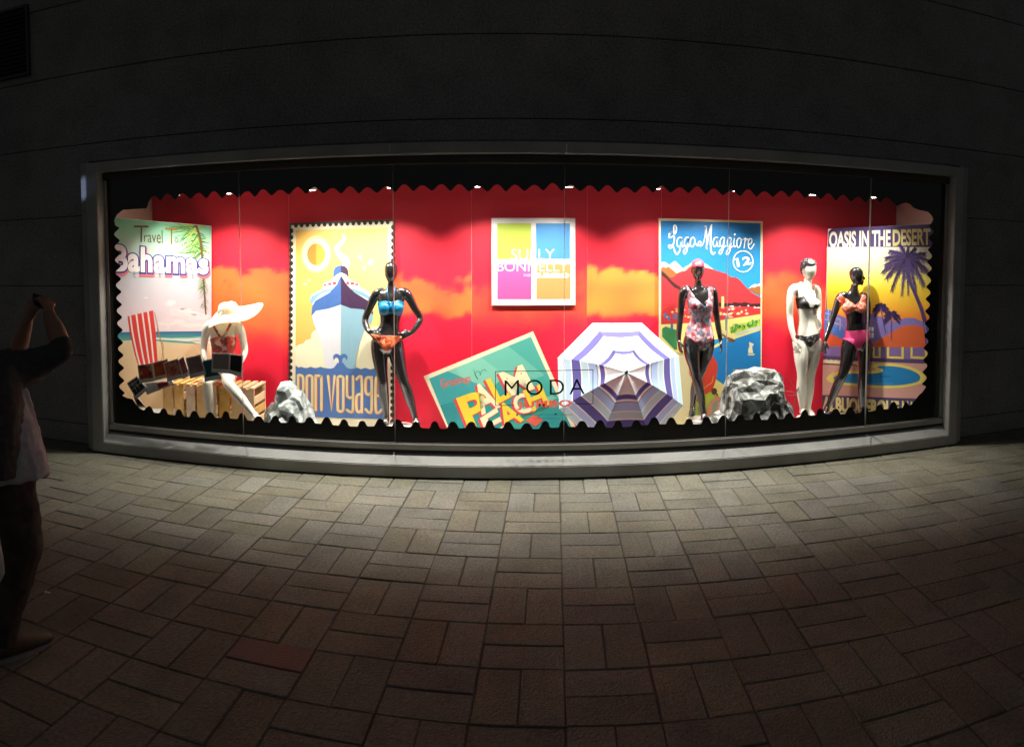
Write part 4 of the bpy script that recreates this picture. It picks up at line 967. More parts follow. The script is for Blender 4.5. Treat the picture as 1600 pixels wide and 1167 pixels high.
for i, (q, m, lab) in enumerate(CARDS):
    yq = GY + .075 - .0045 * i; pl_ = Plane((0, yq, 0), (0, -1, 0)); q = zc_(q)
    e = empty('picture_card', pl_.hit(sum(p[0] for p in q) / 4, sum(p[1] for p in q) / 4), lab, 'card', 'instant picture cards fanned behind the glass')
    slab('card_frame', pl_, q, .0025, M_CARD, e)
    if m is not M_CARD:
        inn = [quadpt(q, u, v) for u, v in ((.07, .06), (.93, .06), (.93, .80), (.07, .80))]
        slab('print', pl_, inn, .0012, m, e, .0008)
        if m is F10:
            bm = bmesh.new()
            for f in (.3, .62):
                for a, b in (((f, .0), (f, .86)), ((0, f - .1), (1, f - .1)), ((f - .3, .1), (f, f))):
                    bm_tube(bm, [pl_.hit(*quadpt(inn, *a), .0015), pl_.hit(*quadpt(inn, *b), .0015)], .0022, 4)
            bm_obj('pattern_lines', bm, M_CARD, e)

# ================================================================== FIGURES
def smooth_mesh(me, it=3, f=.5):
    b = bmesh.new(); b.from_mesh(me)
    for _ in range(it): bmesh.ops.smooth_vert(b, verts=b.verts, factor=f, use_axis_x=True, use_axis_y=True, use_axis_z=True)
    b.to_mesh(me); b.free()
def fuse(bm, name, voxel, m, parent, it=3):
    """one continuous skin grown over the overlapping limbs"""
    me = bpy.data.meshes.new(name); bm.to_mesh(me); bm.free()
    o = bpy.data.objects.new(name, me); COL.objects.link(o)
    md = o.modifiers.new('skin', 'REMESH'); md.mode = 'VOXEL'; md.voxel_size = voxel; md.adaptivity = 0
    bpy.context.view_layer.update()
    me2 = bpy.data.meshes.new_from_object(o.evaluated_get(bpy.context.evaluated_depsgraph_get()))
    bpy.data.objects.remove(o); bpy.data.meshes.remove(me)
    smooth_mesh(me2, it); me2.name = name
    me2.materials.clear()
    return link(name, me2, m, parent, True)
def garment(name, body, pred, m, parent, off=.004, thick=.003, wrinkle=0.0):
    me = body.data; bm = bmesh.new(); bm.from_mesh(me); bm.normal_update()
    keep = [f for f in bm.faces if pred(f.calc_center_median(), f.normal)]
    ks = set(keep); bmesh.ops.delete(bm, geom=[f for f in bm.faces if f not in ks], context='FACES')
    bm.normal_update()
    bnd = {v for e in bm.edges if e.is_boundary for v in e.verts}
    for _ in range(4):
        nw = {v: sum((e.other_vert(v).co for e in v.link_edges if e.is_boundary), Vector()) / max(1, sum(e.is_boundary for e in v.link_edges)) for v in bnd}
        for v, c in nw.items(): v.co = v.co.lerp(c, .5)
    for v in bm.verts:
        w = wrinkle * noise.noise(v.co * 34) if wrinkle else 0
        v.co += v.normal * (off + w)
    o = bm_obj(name, bm, m, parent, True)
    sd = o.modifiers.new('cloth', 'SOLIDIFY'); sd.thickness = thick; sd.offset = -1
    o.data.materials.clear(); o.data.materials.append(m); return o
HEADP = [(0, .22), (.04, .50), (.12, .78), (.24, .95), (.38, 1.0), (.52, .98), (.64, .93), (.76, .83), (.87, .66), (.95, .47), (1.0, .24)]
def bm_head(bm, top, chin, hw, face, nose=True):
    ax = chin - top; f = Vector(face).normalized(); P, R = [], []
    for t, w in HEADP:
        P.append(top + ax * t + f * (hw * (.02 + .16 * max(0, t - .35)) )); R.append(hw * w)
    rt = [1.28 if t < .5 else 1.28 - .25 * (t - .5) for t, w in HEADP]
    bm_tube(bm, P, R, 20, f, rt)
    sd = f.cross(Vector((0, 0, 1))).normalized()
    if nose:
        bm_tube(bm, [top + ax * .46 + f * hw * 1.20, top + ax * .56 + f * hw * 1.34, top + ax * .645 + f * hw * 1.46, top + ax * .67 + f * hw * 1.2], [hw * .10, hw * .13, hw * .17, hw * .12], 10, sd)
        for s_ in (1, -1):
            bm_ball(bm, top + ax * .44 + f * hw * 1.10 + sd * s_ * hw * .40, (hw * .34, hw * .14, hw * .10), f.to_track_quat('Y', 'Z').to_matrix(), 10)
            bm_ball(bm, top + ax * .55 + sd * s_ * hw * .99, (hw * .10, hw * .2, hw * .3), f.to_track_quat('Y', 'Z').to_matrix(), 8)
        bm_ball(bm, top + ax * .79 + f * hw * 1.10, (hw * .36, hw * .17, hw * .12), f.to_track_quat('Y', 'Z').to_matrix(), 10)
        bm_ball(bm, top + ax * .92 + f * hw * .80, (hw * .30, hw * .30, hw * .26), None, 10)
def bm_hand(bm, wrist, d, nrm, size=.17, curl=.25, thumb=1, spread=.16):
    """palm with five bent fingers; d: towards the fingertips, nrm: out of the back of the hand"""
    d = Vector(d).normalized(); n_ = Vector(nrm); n_ = (n_ - d * n_.dot(d)).normalized(); sd = d.cross(n_).normalized() * thumb
    k = size / .17
    pl = wrist + d * .085 * k
    bm_tube(bm, [wrist - d * .01 * k, wrist + d * .02 * k, wrist + d * .055 * k, pl], [.021 * k, .029 * k, .035 * k, .034 * k], 12, n_, [.75, .5, .42, .36])
    for i, ln in enumerate((.068, .076, .071, .056)):
        o = (1.5 - i) * .0185 * k; b = pl - d * .012 * k + sd * o
        dd = (d + sd * spread * (1.5 - i) * .35).normalized(); pts = [b]; L_ = ln * k
        for j, f in enumerate((.46, .30, .24)):
            a = curl * (.6 + j * .9); v = dd * math.cos(a) - n_ * math.sin(a); pts.append(pts[-1] + v * L_ * f)
        bm_tube(bm, pts, [.0088 * k, .0082 * k, .0074 * k, .0058 * k], 8, n_)
    b = wrist + d * .022 * k + sd * .026 * k
    v = (d * .72 + sd * .62 - n_ * .25).normalized(); v2 = (d * .95 + sd * .15 - n_ * .35).normalized()
    bm_tube(bm, [b - v * .012 * k, b + v * .030 * k, b + v * .030 * k + v2 * .028 * k, b + v * .03 * k + v2 * .05 * k], [.013 * k, .011 * k, .0092 * k, .0065 * k], 8, n_)
class Fig:
    def __init__(s, x0, y0, sc, yd): s.x0, s.y0, s.sc, s.yd = x0, y0, sc, yd; s.bm = bmesh.new()
    def p(s, zx, zy, dy=0): return at(s.x0 + zx / s.sc, s.y0 + zy / s.sc, s.yd + dy)
    def k(s): q = s.p(100, 100); return math.hypot(q.x, q.y) / F / s.sc     # metres per zoomed pixel
    def torso(s, sec, ref=Vector((0, 1, 0))):
        P = [s.p(a[0], a[1], a[4] if len(a) > 4 else 0) for a in sec]; k = s.k()
        S2 = catmull([(*P[i], sec[i][2] * k, sec[i][3]) for i in range(len(sec))], 4)
        bm_tube(s.bm, [q[:3] for q in S2], [q[3] for q in S2], 20, ref, [q[4] / q[3] for q in S2])
    def limb(s, pts, n=12):
        S2 = catmull([(*s.p(a[0], a[1], a[2]), a[3]) for a in pts], 5)
        bm_tube(s.bm, [q[:3] for q in S2], [q[3] for q in S2], n)
        return [Vector(q[:3]) for q in S2]
    def foot(s, ank, toe, h=.03):
        """high-arched mannequin foot from the ankle to the toes (world points)"""
        ank, toe = Vector(ank), Vector(toe); f = (toe - ank); fl = Vector((f.x, f.y, 0)).normalized()
        heel = ank - fl * .035 + Vector((0, 0, -.045))
        bm_tube(s.bm, [ank + Vector((0, 0, .03)), ank, heel * .6 + ank * .4, heel], [.031, .032, .028, .018], 10)
        m1 = ank * .55 + toe * .45 + Vector((0, 0, .012))
        bm_tube(s.bm, [ank + Vector((0, 0, -.005)), m1, toe * .85 + ank * .15 + Vector((0, 0, .004)), toe + Vector((0, 0, .012))], [.033, .034, .036, .018], 12, Vector((0, 0, 1)), [1, .72, .42, .45])
def zpx(fig, co): X, Y = proj(co); return (X - fig.x0) * fig.sc, (Y - fig.y0) * fig.sc
def inpoly(x, y, P):
    c = False; j = len(P) - 1
    for i in range(len(P)):
        if (P[i][1] > y) != (P[j][1] > y) and x < (P[j][0] - P[i][0]) * (y - P[i][1]) / (P[j][1] - P[i][1]) + P[i][0]: c = not c
        j = i
    return c
BASEM = mat('white_base_plate', (.74, .72, .68), .3, col2=(.7, .68, .64))
def base_plate(e, c, r, z1):
    bm = bmesh.new(); bm_tube(bm, [(c.x, c.y, FZ + .001), (c.x, c.y, z1 - .006), (c.x, c.y, z1)], [r, r, r - .008], 36); bm_obj('base_plate', bm, BASEM, e, False)

# --- A: black mannequin with hands on the hips, blue bandeau
f = Fig(550, 390, 4.023, 7.40)
e = empty('mannequin', f.p(270, 1110), 'glossy black mannequin with hands on hips in a blue bandeau top and orange bikini bottom', 'mannequin', 'mannequins in the display')
e.location.z = FZ
f.torso([(246, 205, 24, .05), (246, 232, 26, .05), (247, 252, 48, .055), (247, 270, 84, .065), (246, 300, 84, .088), (246, 350, 80, .10), (244, 400, 72, .09), (240, 450, 62, .078), (236, 490, 66, .082), (226, 540, 90, .098), (220, 585, 97, .108), (219, 620, 86, .10), (219, 645, 62, .07)])
bm_head(f.bm, f.p(246, 72), f.p(246, 206), 44 * f.k(), (0.05, -1, 0), False)
for x in (205, 287): bm_ball(f.bm, f.p(x, 368, -.075), (.058, .05, .056))
for x in (180, 262): bm_ball(f.bm, f.p(x, 600, .06), (.075, .065, .085))
f.limb([(205, 262, .01, .045), (160, 276, .01, .05), (138, 305, .015, .047), (112, 365, .03, .040), (86, 425, .05, .036), (84, 465, .02, .034), (100, 505, -.03, .028), (112, 522, -.06, .022)])
bm_hand(f.bm, f.p(108, 512, -.05), f.p(150, 548, -.10) - f.p(108, 512, -.05), (-.5, -.8, .3), .165, .3, -1, .4)
f.limb([(290, 262, .01, .045), (335, 272, .01, .05), (358, 300, .015, .047), (392, 365, .03, .040), (428, 425, .05, .036), (420, 460, .02, .034), (388, 508, -.03, .028), (366, 530, -.05, .022)])
bm_hand(f.bm, f.p(370, 526, -.05), f.p(305, 545, -.10) - f.p(370, 526, -.05), (.4, -.9, .2), .165, .3, 1, .3)
f.limb([(172, 570, 0, .086), (172, 620, 0, .090), (176, 690, -.005, .080), (188, 780, -.015, .060), (196, 830, -.02, .052), (198, 880, 0, .054), (204, 940, .012, .050), (212, 1010, .01, .035), (216, 1060, .01, .030)])
f.limb([(268, 570, 0, .086), (274, 620, 0, .090), (288, 690, -.005, .080), (312, 780, -.015, .060), (326, 830, -.02, .052), (345, 880, 0, .054), (364, 940, .012, .050), (384, 1010, .01, .035), (398, 1060, .01, .030)])
f.foot(f.p(216, 1066, .01), f.p(206, 1112, -.08)); f.foot(f.p(399, 1070, .01), f.p(416, 1112, -.08))
BK = fuse(f.bm, 'body', .0065, M_BLACKGLOSS, e)
M_BLUE = mat('blue_satin_cloth', '0c6f96', .3, col2='0a6088', scale=20, bump=.2); M_ORF = cells_mat('orange_floral_cloth', ('c8401f', 'a83a20', 'd8743c', '7a2c22', 'e0a070', 'b5482c'), 30)
top = [(157, 335), (200, 322), (246, 330), (290, 318), (330, 332), (324, 405), (296, 416), (246, 398), (200, 414), (166, 402)]
garment('bandeau_top', BK, lambda c, n: inpoly(*zpx(f, c), top), M_BLUE, e, .006, .004, .004)
bm = bmesh.new(); bm_ball(bm, f.p(246, 360, -.108), (.012, .010, .022)); bm_tube(bm, [f.p(232, 340, -.105), f.p(222, 262, -.075), f.p(220, 236, -.05), f.p(226, 226, -.0)], .004, 6); bm_tube(bm, [f.p(258, 340, -.105), f.p(268, 262, -.075), f.p(270, 236, -.05), f.p(264, 226, 0)], .004, 6); bm_obj('halter_string', bm, M_BLUE, e, True)
bot = [(116, 528), (180, 540), (262, 542), (318, 546), (300, 570), (252, 618), (226, 640), (206, 636), (150, 570)]
garment('bikini_bottom', BK, lambda c, n: inpoly(*zpx(f, c), bot), M_ORF, e)
base_plate(e, f.p(300, 1096, .0), .15, min(v.co.z for v in BK.data.vertices) - .001)

# --- B: black mannequin striding, pink cap, floral one-piece
f2 = Fig(1030, 390, 4.167, 7.36); f = f2
e = empty('mannequin', f.p(270, 1100), 'glossy black mannequin striding in a pink bathing cap and a floral one-piece swimsuit', 'mannequin', 'mannequins in the display'); e.location.z = FZ
f.torso([(252, 200, 25, .05), (254, 228, 27, .05), (256, 250, 50, .055), (256, 268, 84, .062), (262, 300, 84, .088), (268, 350, 82, .10), (270, 400, 76, .09), (270, 450, 68, .078), (268, 490, 76, .085), (262, 540, 94, .10), (262, 580, 96, .108), (268, 615, 86, .10), (272, 645, 62, .07)])
bm_head(f.bm, f.p(252, 66), f.p(250, 202), 41 * f.k(), (-.1, -1, 0))
for x in (228, 312): bm_ball(f.bm, f.p(x, 362, -.075), (.055, .048, .054))
for x in (215, 300): bm_ball(f.bm, f.p(x, 590, .06), (.075, .065, .085))
f.limb([(205, 258, .01, .045), (165, 270, .01, .049), (150, 300, .015, .045), (143, 370, .02, .038), (138, 435, .025, .034), (132, 500, .0, .032), (128, 560, -.03, .026), (128, 598, -.045, .021)])
bm_hand(f.bm, f.p(128, 592, -.045), f.p(138, 670, -.07) - f.p(128, 592, -.045), (-1, -.2, 0), .165, .25, -1)
f.limb([(306, 258, .01, .045), (345, 270, .01, .049), (358, 300, .015, .045), (366, 370, .02, .038), (374, 435, .03, .034), (384, 500, .02, .032), (394, 560, 0, .026), (400, 596, 0, .021)])
bm_hand(f.bm, f.p(399, 590, 0), f.p(410, 670, -.02) - f.p(399, 590, 0), (1, -.2, 0), .165, .25, 1)
f.limb([(218, 575, -.01, .088), (212, 620, -.02, .092), (215, 690, -.04, .080), (228, 760, -.06, .060), (238, 810, -.065, .053), (252, 870, -.05, .054), (268, 940, -.035, .048), (282, 1020, -.03, .034), (290, 1070, -.03, .030)])
f.limb([(306, 575, .01, .086), (306, 620, .02, .088), (298, 690, .03, .076), (280, 760, .04, .058), (262, 810, .06, .052), (244, 860, .09, .052), (230, 920, .12, .046), (222, 980, .14, .035), (218, 1030, .155, .031)])
f.foot(f.p(291, 1074, -.03), f.p(292, 1112, -.11)); f.foot(f.p(217, 1034, .155), f.p(212, 1092, .06))
BK = fuse(f.bm, 'body', .0065, M_BLACKGLOSS, e)
M_PINKF = cells_mat('pink_floral_cloth', ('a87c82', '9c3a46', 'b89298', '54687a', 'a04c58', 'c0a2a6', '6a424e', '8a747e'), 28, .55)
suit = [(176, 232), (204, 262), (238, 316), (302, 374), (320, 318), (318, 244), (348, 246), (356, 330), (352, 400), (342, 450), (348, 500), (362, 560), (350, 580), (282, 636), (262, 636), (222, 590), (168, 556), (182, 510), (198, 450), (190, 400), (182, 345), (186, 300)]
garment('swimsuit', BK, lambda c, n: inpoly(*zpx(f2, c), suit), M_PINKF, e, .005, .004, .003)
M_CAP = mat('pink_rubber_cap', 'cc3a48', .45, col2='c23442')
garment('bathing_cap', BK, lambda c, n: (lambda q: q[1] < 112 + (0 if n.y < 0 else 55) and 180 < q[0] < 330)(zpx(f2, c)), M_CAP, e, .007, .004)
base_plate(e, f.p(262, 1080, .05), .13, min(v.co.z for v in BK.data.vertices) - .001)

# --- C: white mannequin in black bikini and turban, turned to its left
f3 = Fig(1170, 390, 4.168, 7.34); f = f3
e = empty('mannequin', f.p(380, 1080), 'white faceless mannequin in a black bikini and a black and white turban', 'mannequin', 'mannequins in the display'); e.location.z = FZ
rf = Vector((-.35, .94, 0))
f.torso([(384, 190, 24, .05), (384, 218, 26, .05), (378, 242, 46, .055), (368, 258, 76, .062), (370, 300, 76, .09), (376, 350, 74, .10), (380, 400, 72, .09), (382, 450, 68, .08), (384, 490, 72, .085), (386, 540, 84, .10), (388, 580, 84, .108), (388, 620, 78, .10), (386, 650, 58, .07)], rf)
bm_head(f.bm, f.p(386, 62), f.p(392, 196), 46 * f.k(), (.38, -1, 0), False)
for x, dd in ((358, -.095), (436, -.055)): bm_ball(f.bm, f.p(x, 352, dd), (.052, .048, .052))
for x in (350, 410): bm_ball(f.bm, f.p(x, 600, .07), (.07, .065, .085))
f.limb([(325, 246, .0, .045), (292, 256, -.02, .049), (276, 290, -.02, .046), (268, 360, -.02, .039), (268, 430, -.01, .036), (276, 500, -.03, .033), (290, 560, -.05, .027), (297, 590, -.06, .022)])
bm_hand(f.bm, f.p(296, 584, -.06), f.p(306, 650, -.08) - f.p(296, 584, -.06), (-.9, -.5, 0), .165, .25, -1)
f.limb([(415, 246, .05, .043), (440, 262, .06, .046), (450, 310, .07, .042), (454, 380, .08, .037), (452, 440, .06, .034), (458, 480, .02, .030), (462, 520, 0, .025)])
bm_hand(f.bm, f.p(461, 510, 0), f.p(452, 575, -.03) - f.p(461, 510, 0), (.9, -.3, 0), .16, .3, 1)
f.limb([(346, 580, -.01, .084), (344, 640, -.02, .088), (342, 710, -.035, .078), (345, 780, -.04, .060), (345, 830, -.035, .052), (343, 890, -.02, .055), (344, 950, -.01, .049), (348, 1010, -.01, .035), (350, 1040, -.01, .031)])
f.limb([(424, 580, .02, .082), (424, 640, .02, .086), (418, 710, .01, .076), (408, 780, .0, .058), (402, 830, 0, .050), (396, 890, .015, .053), (392, 950, .02, .047), (388, 1010, .02, .034), (388, 1045, .02, .030)])
f.foot(f.p(350, 1044, -.01), f.p(368, 1084, -.09)); f.foot(f.p(388, 1050, .02), f.p(424, 1086, -.05))
BK = fuse(f.bm, 'body', .0065, M_WHITEMAN, e)
M_BKCLOTH = mat('black_lycra', '141214', .5, col2='1c1a1c'); M_BKPAT = cells_mat('black_white_lattice_cloth', ('17151a', '1c1a20', '807c7a', '151318', '201d22', '17151a', '4a4648'), 55)
tp = [(298, 316), (360, 304), (392, 352), (396, 374), (420, 376), (438, 352), (452, 372), (452, 384), (398, 386), (300, 382)]
garment('bikini_top', BK, lambda c, n: inpoly(*zpx(f3, c), tp), M_BKCLOTH, e)
bt = [(300, 556), (380, 564), (474, 540), (476, 562), (440, 596), (404, 636), (384, 630), (352, 590), (306, 578)]
garment('bikini_bottom', BK, lambda c, n: inpoly(*zpx(f3, c), bt), M_BKPAT, e)
garment('turban', BK, lambda c, n: (lambda q: q[1] < 97 + max(0, 376 - q[0]) * 1.1 + (0 if n.y < .1 else 40) and 320 < q[0] < 460)(zpx(f3, c)), M_BKPAT, e, .012, .006, .006)
bm = bmesh.new(); bm_tube(bm, [f.p(355, 312, -.13), f.p(340, 262, -.075), f.p(352, 240, -.04)], .0025, 5); bm_obj('strap', bm, M_BKCLOTH, e)
base_plate(e, f.p(388, 1066, -.02), .13, min(v.co.z for v in BK.data.vertices) - .001)

# --- D: black mannequin walking, head turned, coral top
f4 = Fig(1170, 390, 4.168, 7.22); f = f4
e = empty('mannequin', f.p(640, 1060), 'glossy black mannequin with turned head in a coral ruffled top and hot pink briefs', 'mannequin', 'mannequins in the display'); e.location.z = FZ
f.torso([(690, 226, 24, .05), (686, 252, 27, .05), (682, 284, 48, .055), (680, 308, 84, .062), (684, 340, 80, .088), (692, 385, 78, .098), (696, 430, 70, .088), (698, 470, 66, .08), (700, 510, 76, .088), (704, 550, 90, .10), (706, 590, 92, .108), (708, 625, 82, .10), (708, 650, 58, .07)])
bm_head(f.bm, f.p(694, 112), f.p(708, 232), 40 * f.k(), (.80, -.60, 0))
for x in (645, 728): bm_ball(f.bm, f.p(x, 378, -.075), (.054, .048, .052))
for x in (660, 745): bm_ball(f.bm, f.p(x, 605, .06), (.072, .065, .085))
f.limb([(636, 296, .01, .045), (600, 308, .01, .048), (582, 340, .01, .045), (562, 400, .0, .038), (538, 470, -.01, .035), (518, 530, -.03, .031), (500, 580, -.05, .025), (493, 602, -.055, .021)])
bm_hand(f.bm, f.p(494, 596, -.055), f.p(486, 670, -.08) - f.p(494, 596, -.055), (-1, -.3, 0), .165, .22, -1)
f.limb([(728, 296, .01, .045), (758, 310, .015, .048), (768, 345, .03, .045), (774, 410, .07, .038), (778, 470, .10, .034), (786, 530, .10, .031), (794, 580, .08, .025), (797, 604, .07, .021)])
bm_hand(f.bm, f.p(796, 598, .07), f.p(804, 668, .04) - f.p(796, 598, .07), (1, -.2, 0), .165, .25, 1)
f.limb([(660, 590, -.01, .086), (650, 640, -.02, .088), (640, 710, -.03, .076), (622, 780, -.03, .058), (606, 825, -.02, .052), (580, 875, .02, .052), (552, 940, .06, .045), (526, 1000, .085, .034), (510, 1032, .095, .030)])
f.limb([(750, 590, .01, .084), (752, 640, .01, .086), (752, 710, 0, .074), (746, 790, -.01, .057), (740, 835, -.01, .050), (738, 890, .005, .052), (738, 950, .012, .046), (738, 1010, .01, .033), (738, 1040, .01, .029)])
f.foot(f.p(509, 1036, .095), f.p(492, 1066, .0)); f.foot(f.p(738, 1046, .01), f.p(740, 1092, -.08))
BK = fuse(f.bm, 'body', .0065, M_BLACKGLOSS, e)
M_CORAL = cells_mat('coral_ruffle_cloth', ('d0705e', 'c05a4c', 'dc8e78', 'c86a58'), 40, .6); M_HOT = mat('hot_pink_cloth', 'd03a74', .6, col2='c4306a', scale=14)
tp4 = [(572, 318), (600, 296), (650, 330), (694, 362), (726, 330), (738, 290), (762, 300), (770, 330), (764, 400), (730, 410), (694, 398), (650, 412), (606, 418), (596, 380), (598, 350)]
garment('ruffled_top', BK, lambda c, n: inpoly(*zpx(f4, c), tp4), M_CORAL, e, .009, .004, .010)
bt4 = [(600, 532), (700, 528), (798, 520), (806, 566), (786, 578), (752, 606), (722, 646), (704, 646), (680, 616), (640, 592), (602, 578)]
garment('high_briefs', BK, lambda c, n: inpoly(*zpx(f4, c), bt4), M_HOT, e, .005, .004)
base_plate(e, f.p(640, 1050, .05), .15, min(v.co.z for v in BK.data.vertices) - .001)

# --- E: white mannequin seated on the crates, sun hat
f5 = Fig(290, 450, 5.307, 7.20); f = f5
e = empty('mannequin', f.p(280, 1010), 'white mannequin sitting on the crates in a red floral swim top, one leg stretched', 'mannequin', 'mannequins in the display'); e.location.z = FZ
f.torso([(308, 215, 32, .05), (306, 252, 34, .05), (308, 282, 70, .058), (310, 305, 128, .068), (312, 350, 116, .09), (312, 420, 110, .10), (314, 490, 98, .088), (316, 560, 92, .082), (316, 620, 108, .095), (316, 690, 124, .12), (316, 730, 116, .12)])
bm_head(f.bm, f.p(330, 120), f.p(312, 262), 52 * f.k(), (-.1, -1, -.15))
for x in (258, 366): bm_ball(f.bm, f.p(x, 446, -.075), (.055, .05, .054))
f.limb([(240, 292, .01, .045), (196, 310, .01, .049), (172, 350, .01, .046), (158, 430, .015, .040), (150, 520, .01, .036), (168, 590, -.05, .031), (190, 640, -.10, .026)])
bm_hand(f.bm, f.p(188, 632, -.10), f.p(226, 700, -.16) - f.p(188, 632, -.10), (-.6, -.6, .5), .16, .3, -1)
f.limb([(380, 292, .01, .045), (428, 310, .01, .049), (456, 350, .01, .046), (476, 430, .015, .040), (490, 520, .01, .036), (468, 590, -.05, .031), (436, 640, -.10, .026)])
bm_hand(f.bm, f.p(440, 632, -.10), f.p(400, 705, -.16) - f.p(440, 632, -.10), (.6, -.6, .5), .16, .3, 1)
f.limb([(262, 700, -.02, .088), (240, 715, -.12, .085), (210, 740, -.24, .070), (186, 770, -.34, .056), (180, 800, -.36, .052), (186, 860, -.33, .053), (192, 930, -.31, .048), (198, 1010, -.30, .036), (202, 1060, -.30, .031)])
f.limb([(366, 700, -.02, .088), (360, 720, -.12, .085), (352, 750, -.22, .072), (350, 785, -.30, .058), (372, 815, -.32, .054), (424, 875, -.33, .055), (478, 940, -.34, .048), (535, 1010, -.36, .036), (568, 1052, -.37, .031)])
f.foot(f.p(203, 1066, -.30), f.p(204, 1110, -.37)); f.foot(f.p(572, 1058, -.37), f.p(612, 1098, -.42))
BK = fuse(f.bm, 'body', .0065, M_WHITEMAN, e)
M_REDF = cells_mat('red_floral_cloth', ('a82a22', 'c24030', '7a1e20', 'c9a08c', '5a2a30', 'b83428', '8f8a88'), 24)
tp5 = [(196, 424), (262, 408), (364, 404), (424, 414), (422, 540), (314, 560), (200, 548)]
garment('swim_top', BK, lambda c, n: inpoly(*zpx(f5, c), tp5), M_REDF, e, .006, .004, .003)
bt5 = [(196, 640), (314, 650), (436, 640), (440, 740), (360, 760), (316, 770), (270, 760), (196, 730)]
garment('swim_bottom', BK, lambda c, n: inpoly(*zpx(f5, c), bt5) and c.y > 7.02, M_REDF, e, .006, .004)
bm = bmesh.new()
for a, b in (((292, 415), (222, 300)), ((304, 415), (376, 292))):
    P = [f.p(a[0] + (b[0] - a[0]) * t / 4, a[1] + (b[1] - a[1]) * t / 4, -.112 + .012 * t) for t in range(5)]
    bm_tube(bm, P, .013, 8, Vector((0, 1, 0)), .4)
bm_obj('halter_strap', bm, M_REDF, e, True)
# sun hat: a dome and a wide, waving brim
ht = empty('sun_hat', f.p(382, 215), 'wide white straw sun hat with a drooping brim on the head of the seated mannequin', 'hat')
M_STRAW = ink_mat('white_straw', .8, .2, .35)
hc = f.p(382, 208, -.02); hr = 58 * f.k(); vs, fs, cs = [], [], []; NH = 48
up = Vector((-.10, -.22, 1)).normalized(); hx = Vector((1, 0, .10)).normalized(); hy = up.cross(hx).normalized(); hx = hy.cross(up)
prof = [(0.05, 1.62), (.45, 1.55), (.80, 1.30), (1.0, .9), (1.06, .45), (1.10, .08)] + [(1.10 + 2.75 * t / 8, .02 - .02 * t / 8) for t in range(1, 9)]
for i, (r, h) in enumerate(prof):
    for k in range(NH):
        a = 2 * PI * k / NH; b_ = max(0, (r - 1.1) / 2.75)
        rr = r + b_ * (.75 * max(0, math.cos(a)) - .25 * max(0, -math.cos(a)))
        dz = b_ ** 1.3 * (.38 * math.cos(a) * .6 - .85 * max(0, -math.cos(a - .35)) ** 2 + .26 * math.sin(3 * a + .6) - .55 * max(0, -math.sin(a)) * .6)
        vs.append(hc + hx * (rr * hr * math.cos(a)) + hy * (rr * hr * math.sin(a)) + up * ((h + dz) * hr)); cs.append(lin('f6ecd2'))
    if i:
        for k in range(NH): fs.append(((i - 1) * NH + k, (i - 1) * NH + (k + 1) % NH, i * NH + (k + 1) % NH, i * NH + k))
nc = 6
cf = [q for q in fs if q[0] < (nc - 1) * NH]; bf = [q for q in fs if q[0] >= (nc - 1) * NH]
for nm, ff in (('crown', cf + [tuple(range(NH))]), ('brim', bf)):
    o = mesh(nm, vs, ff, M_STRAW, ht, True); b2 = bmesh.new(); b2.from_mesh(o.data); bmesh.ops.delete(b2, geom=[v for v in b2.verts if not v.link_faces], context='VERTS'); b2.to_mesh(o.data); b2.free()
    ca_ = o.data.color_attributes.new('Col', 'FLOAT_COLOR', 'POINT'); ca_.data.foreach_set('color', list(lin('f6ecd2')) * len(o.data.vertices))
    sd = o.modifiers.new('straw', 'SOLIDIFY'); sd.thickness = .004

# ================================================================== OUT ON THE PAVEMENT
# --- the passer-by taking a picture, seen from behind at the left edge
R0 = 3.70
def q(X, Y, dr=0.0): return atr(X, Y, R0 + dr)
base = ground(20, 1036)
pe = empty('person', base, 'person in dark trousers and a pale loose shirt raising both hands with a phone', 'person')
M_SKIN = mat('skin', (.36, .19, .125), .5, col2=(.32, .165, .11), scale=30, bump=.05); M_SHIRT = mat('pale_shirt_cloth', (.52, .53, .56), .85, col2=(.46, .47, .50), scale=12, bump=.3, bscale=160)
M_JACKET = mat('dark_jacket_cloth', (.065, .066, .068), .85, col2=(.04, .042, .045), scale=18, bump=.3, bscale=200); M_TROUSER = mat('dark_trouser_cloth', (.085, .066, .05), .85, col2=(.03, .025, .022), scale=14, bump=.3, bscale=220)
M_SHOE = mat('tan_shoe', (.075, .055, .035), .6, col2=(.05, .038, .028), scale=20); M_SOLE = mat('pale_sole', (.30, .29, .29), .6, col2=(.24, .23, .23)); M_HAIR = mat('dark_hair', (.012, .009, .007), .6, col2=(.02, .014, .01), scale=60, bump=.4)
view = Vector((base.x, base.y, 0)).normalized(); fwd = Vector((.10, .995, 0)).normalized(); side = fwd.cross(Vector((0, 0, 1))).normalized()
def chain(bm, pts, n=14, ref=None, ratio=None, sub=5):
    S2 = catmull([(*q(a[0], a[1], a[2]), a[3], (a[4] if len(a) > 4 else 1.0)) for a in pts], sub)
    bm_tube(bm, [v[:3] for v in S2], [v[3] for v in S2], n, ref or view, [v[4] for v in S2]); return [Vector(v[:3]) for v in S2]
bm = bmesh.new()
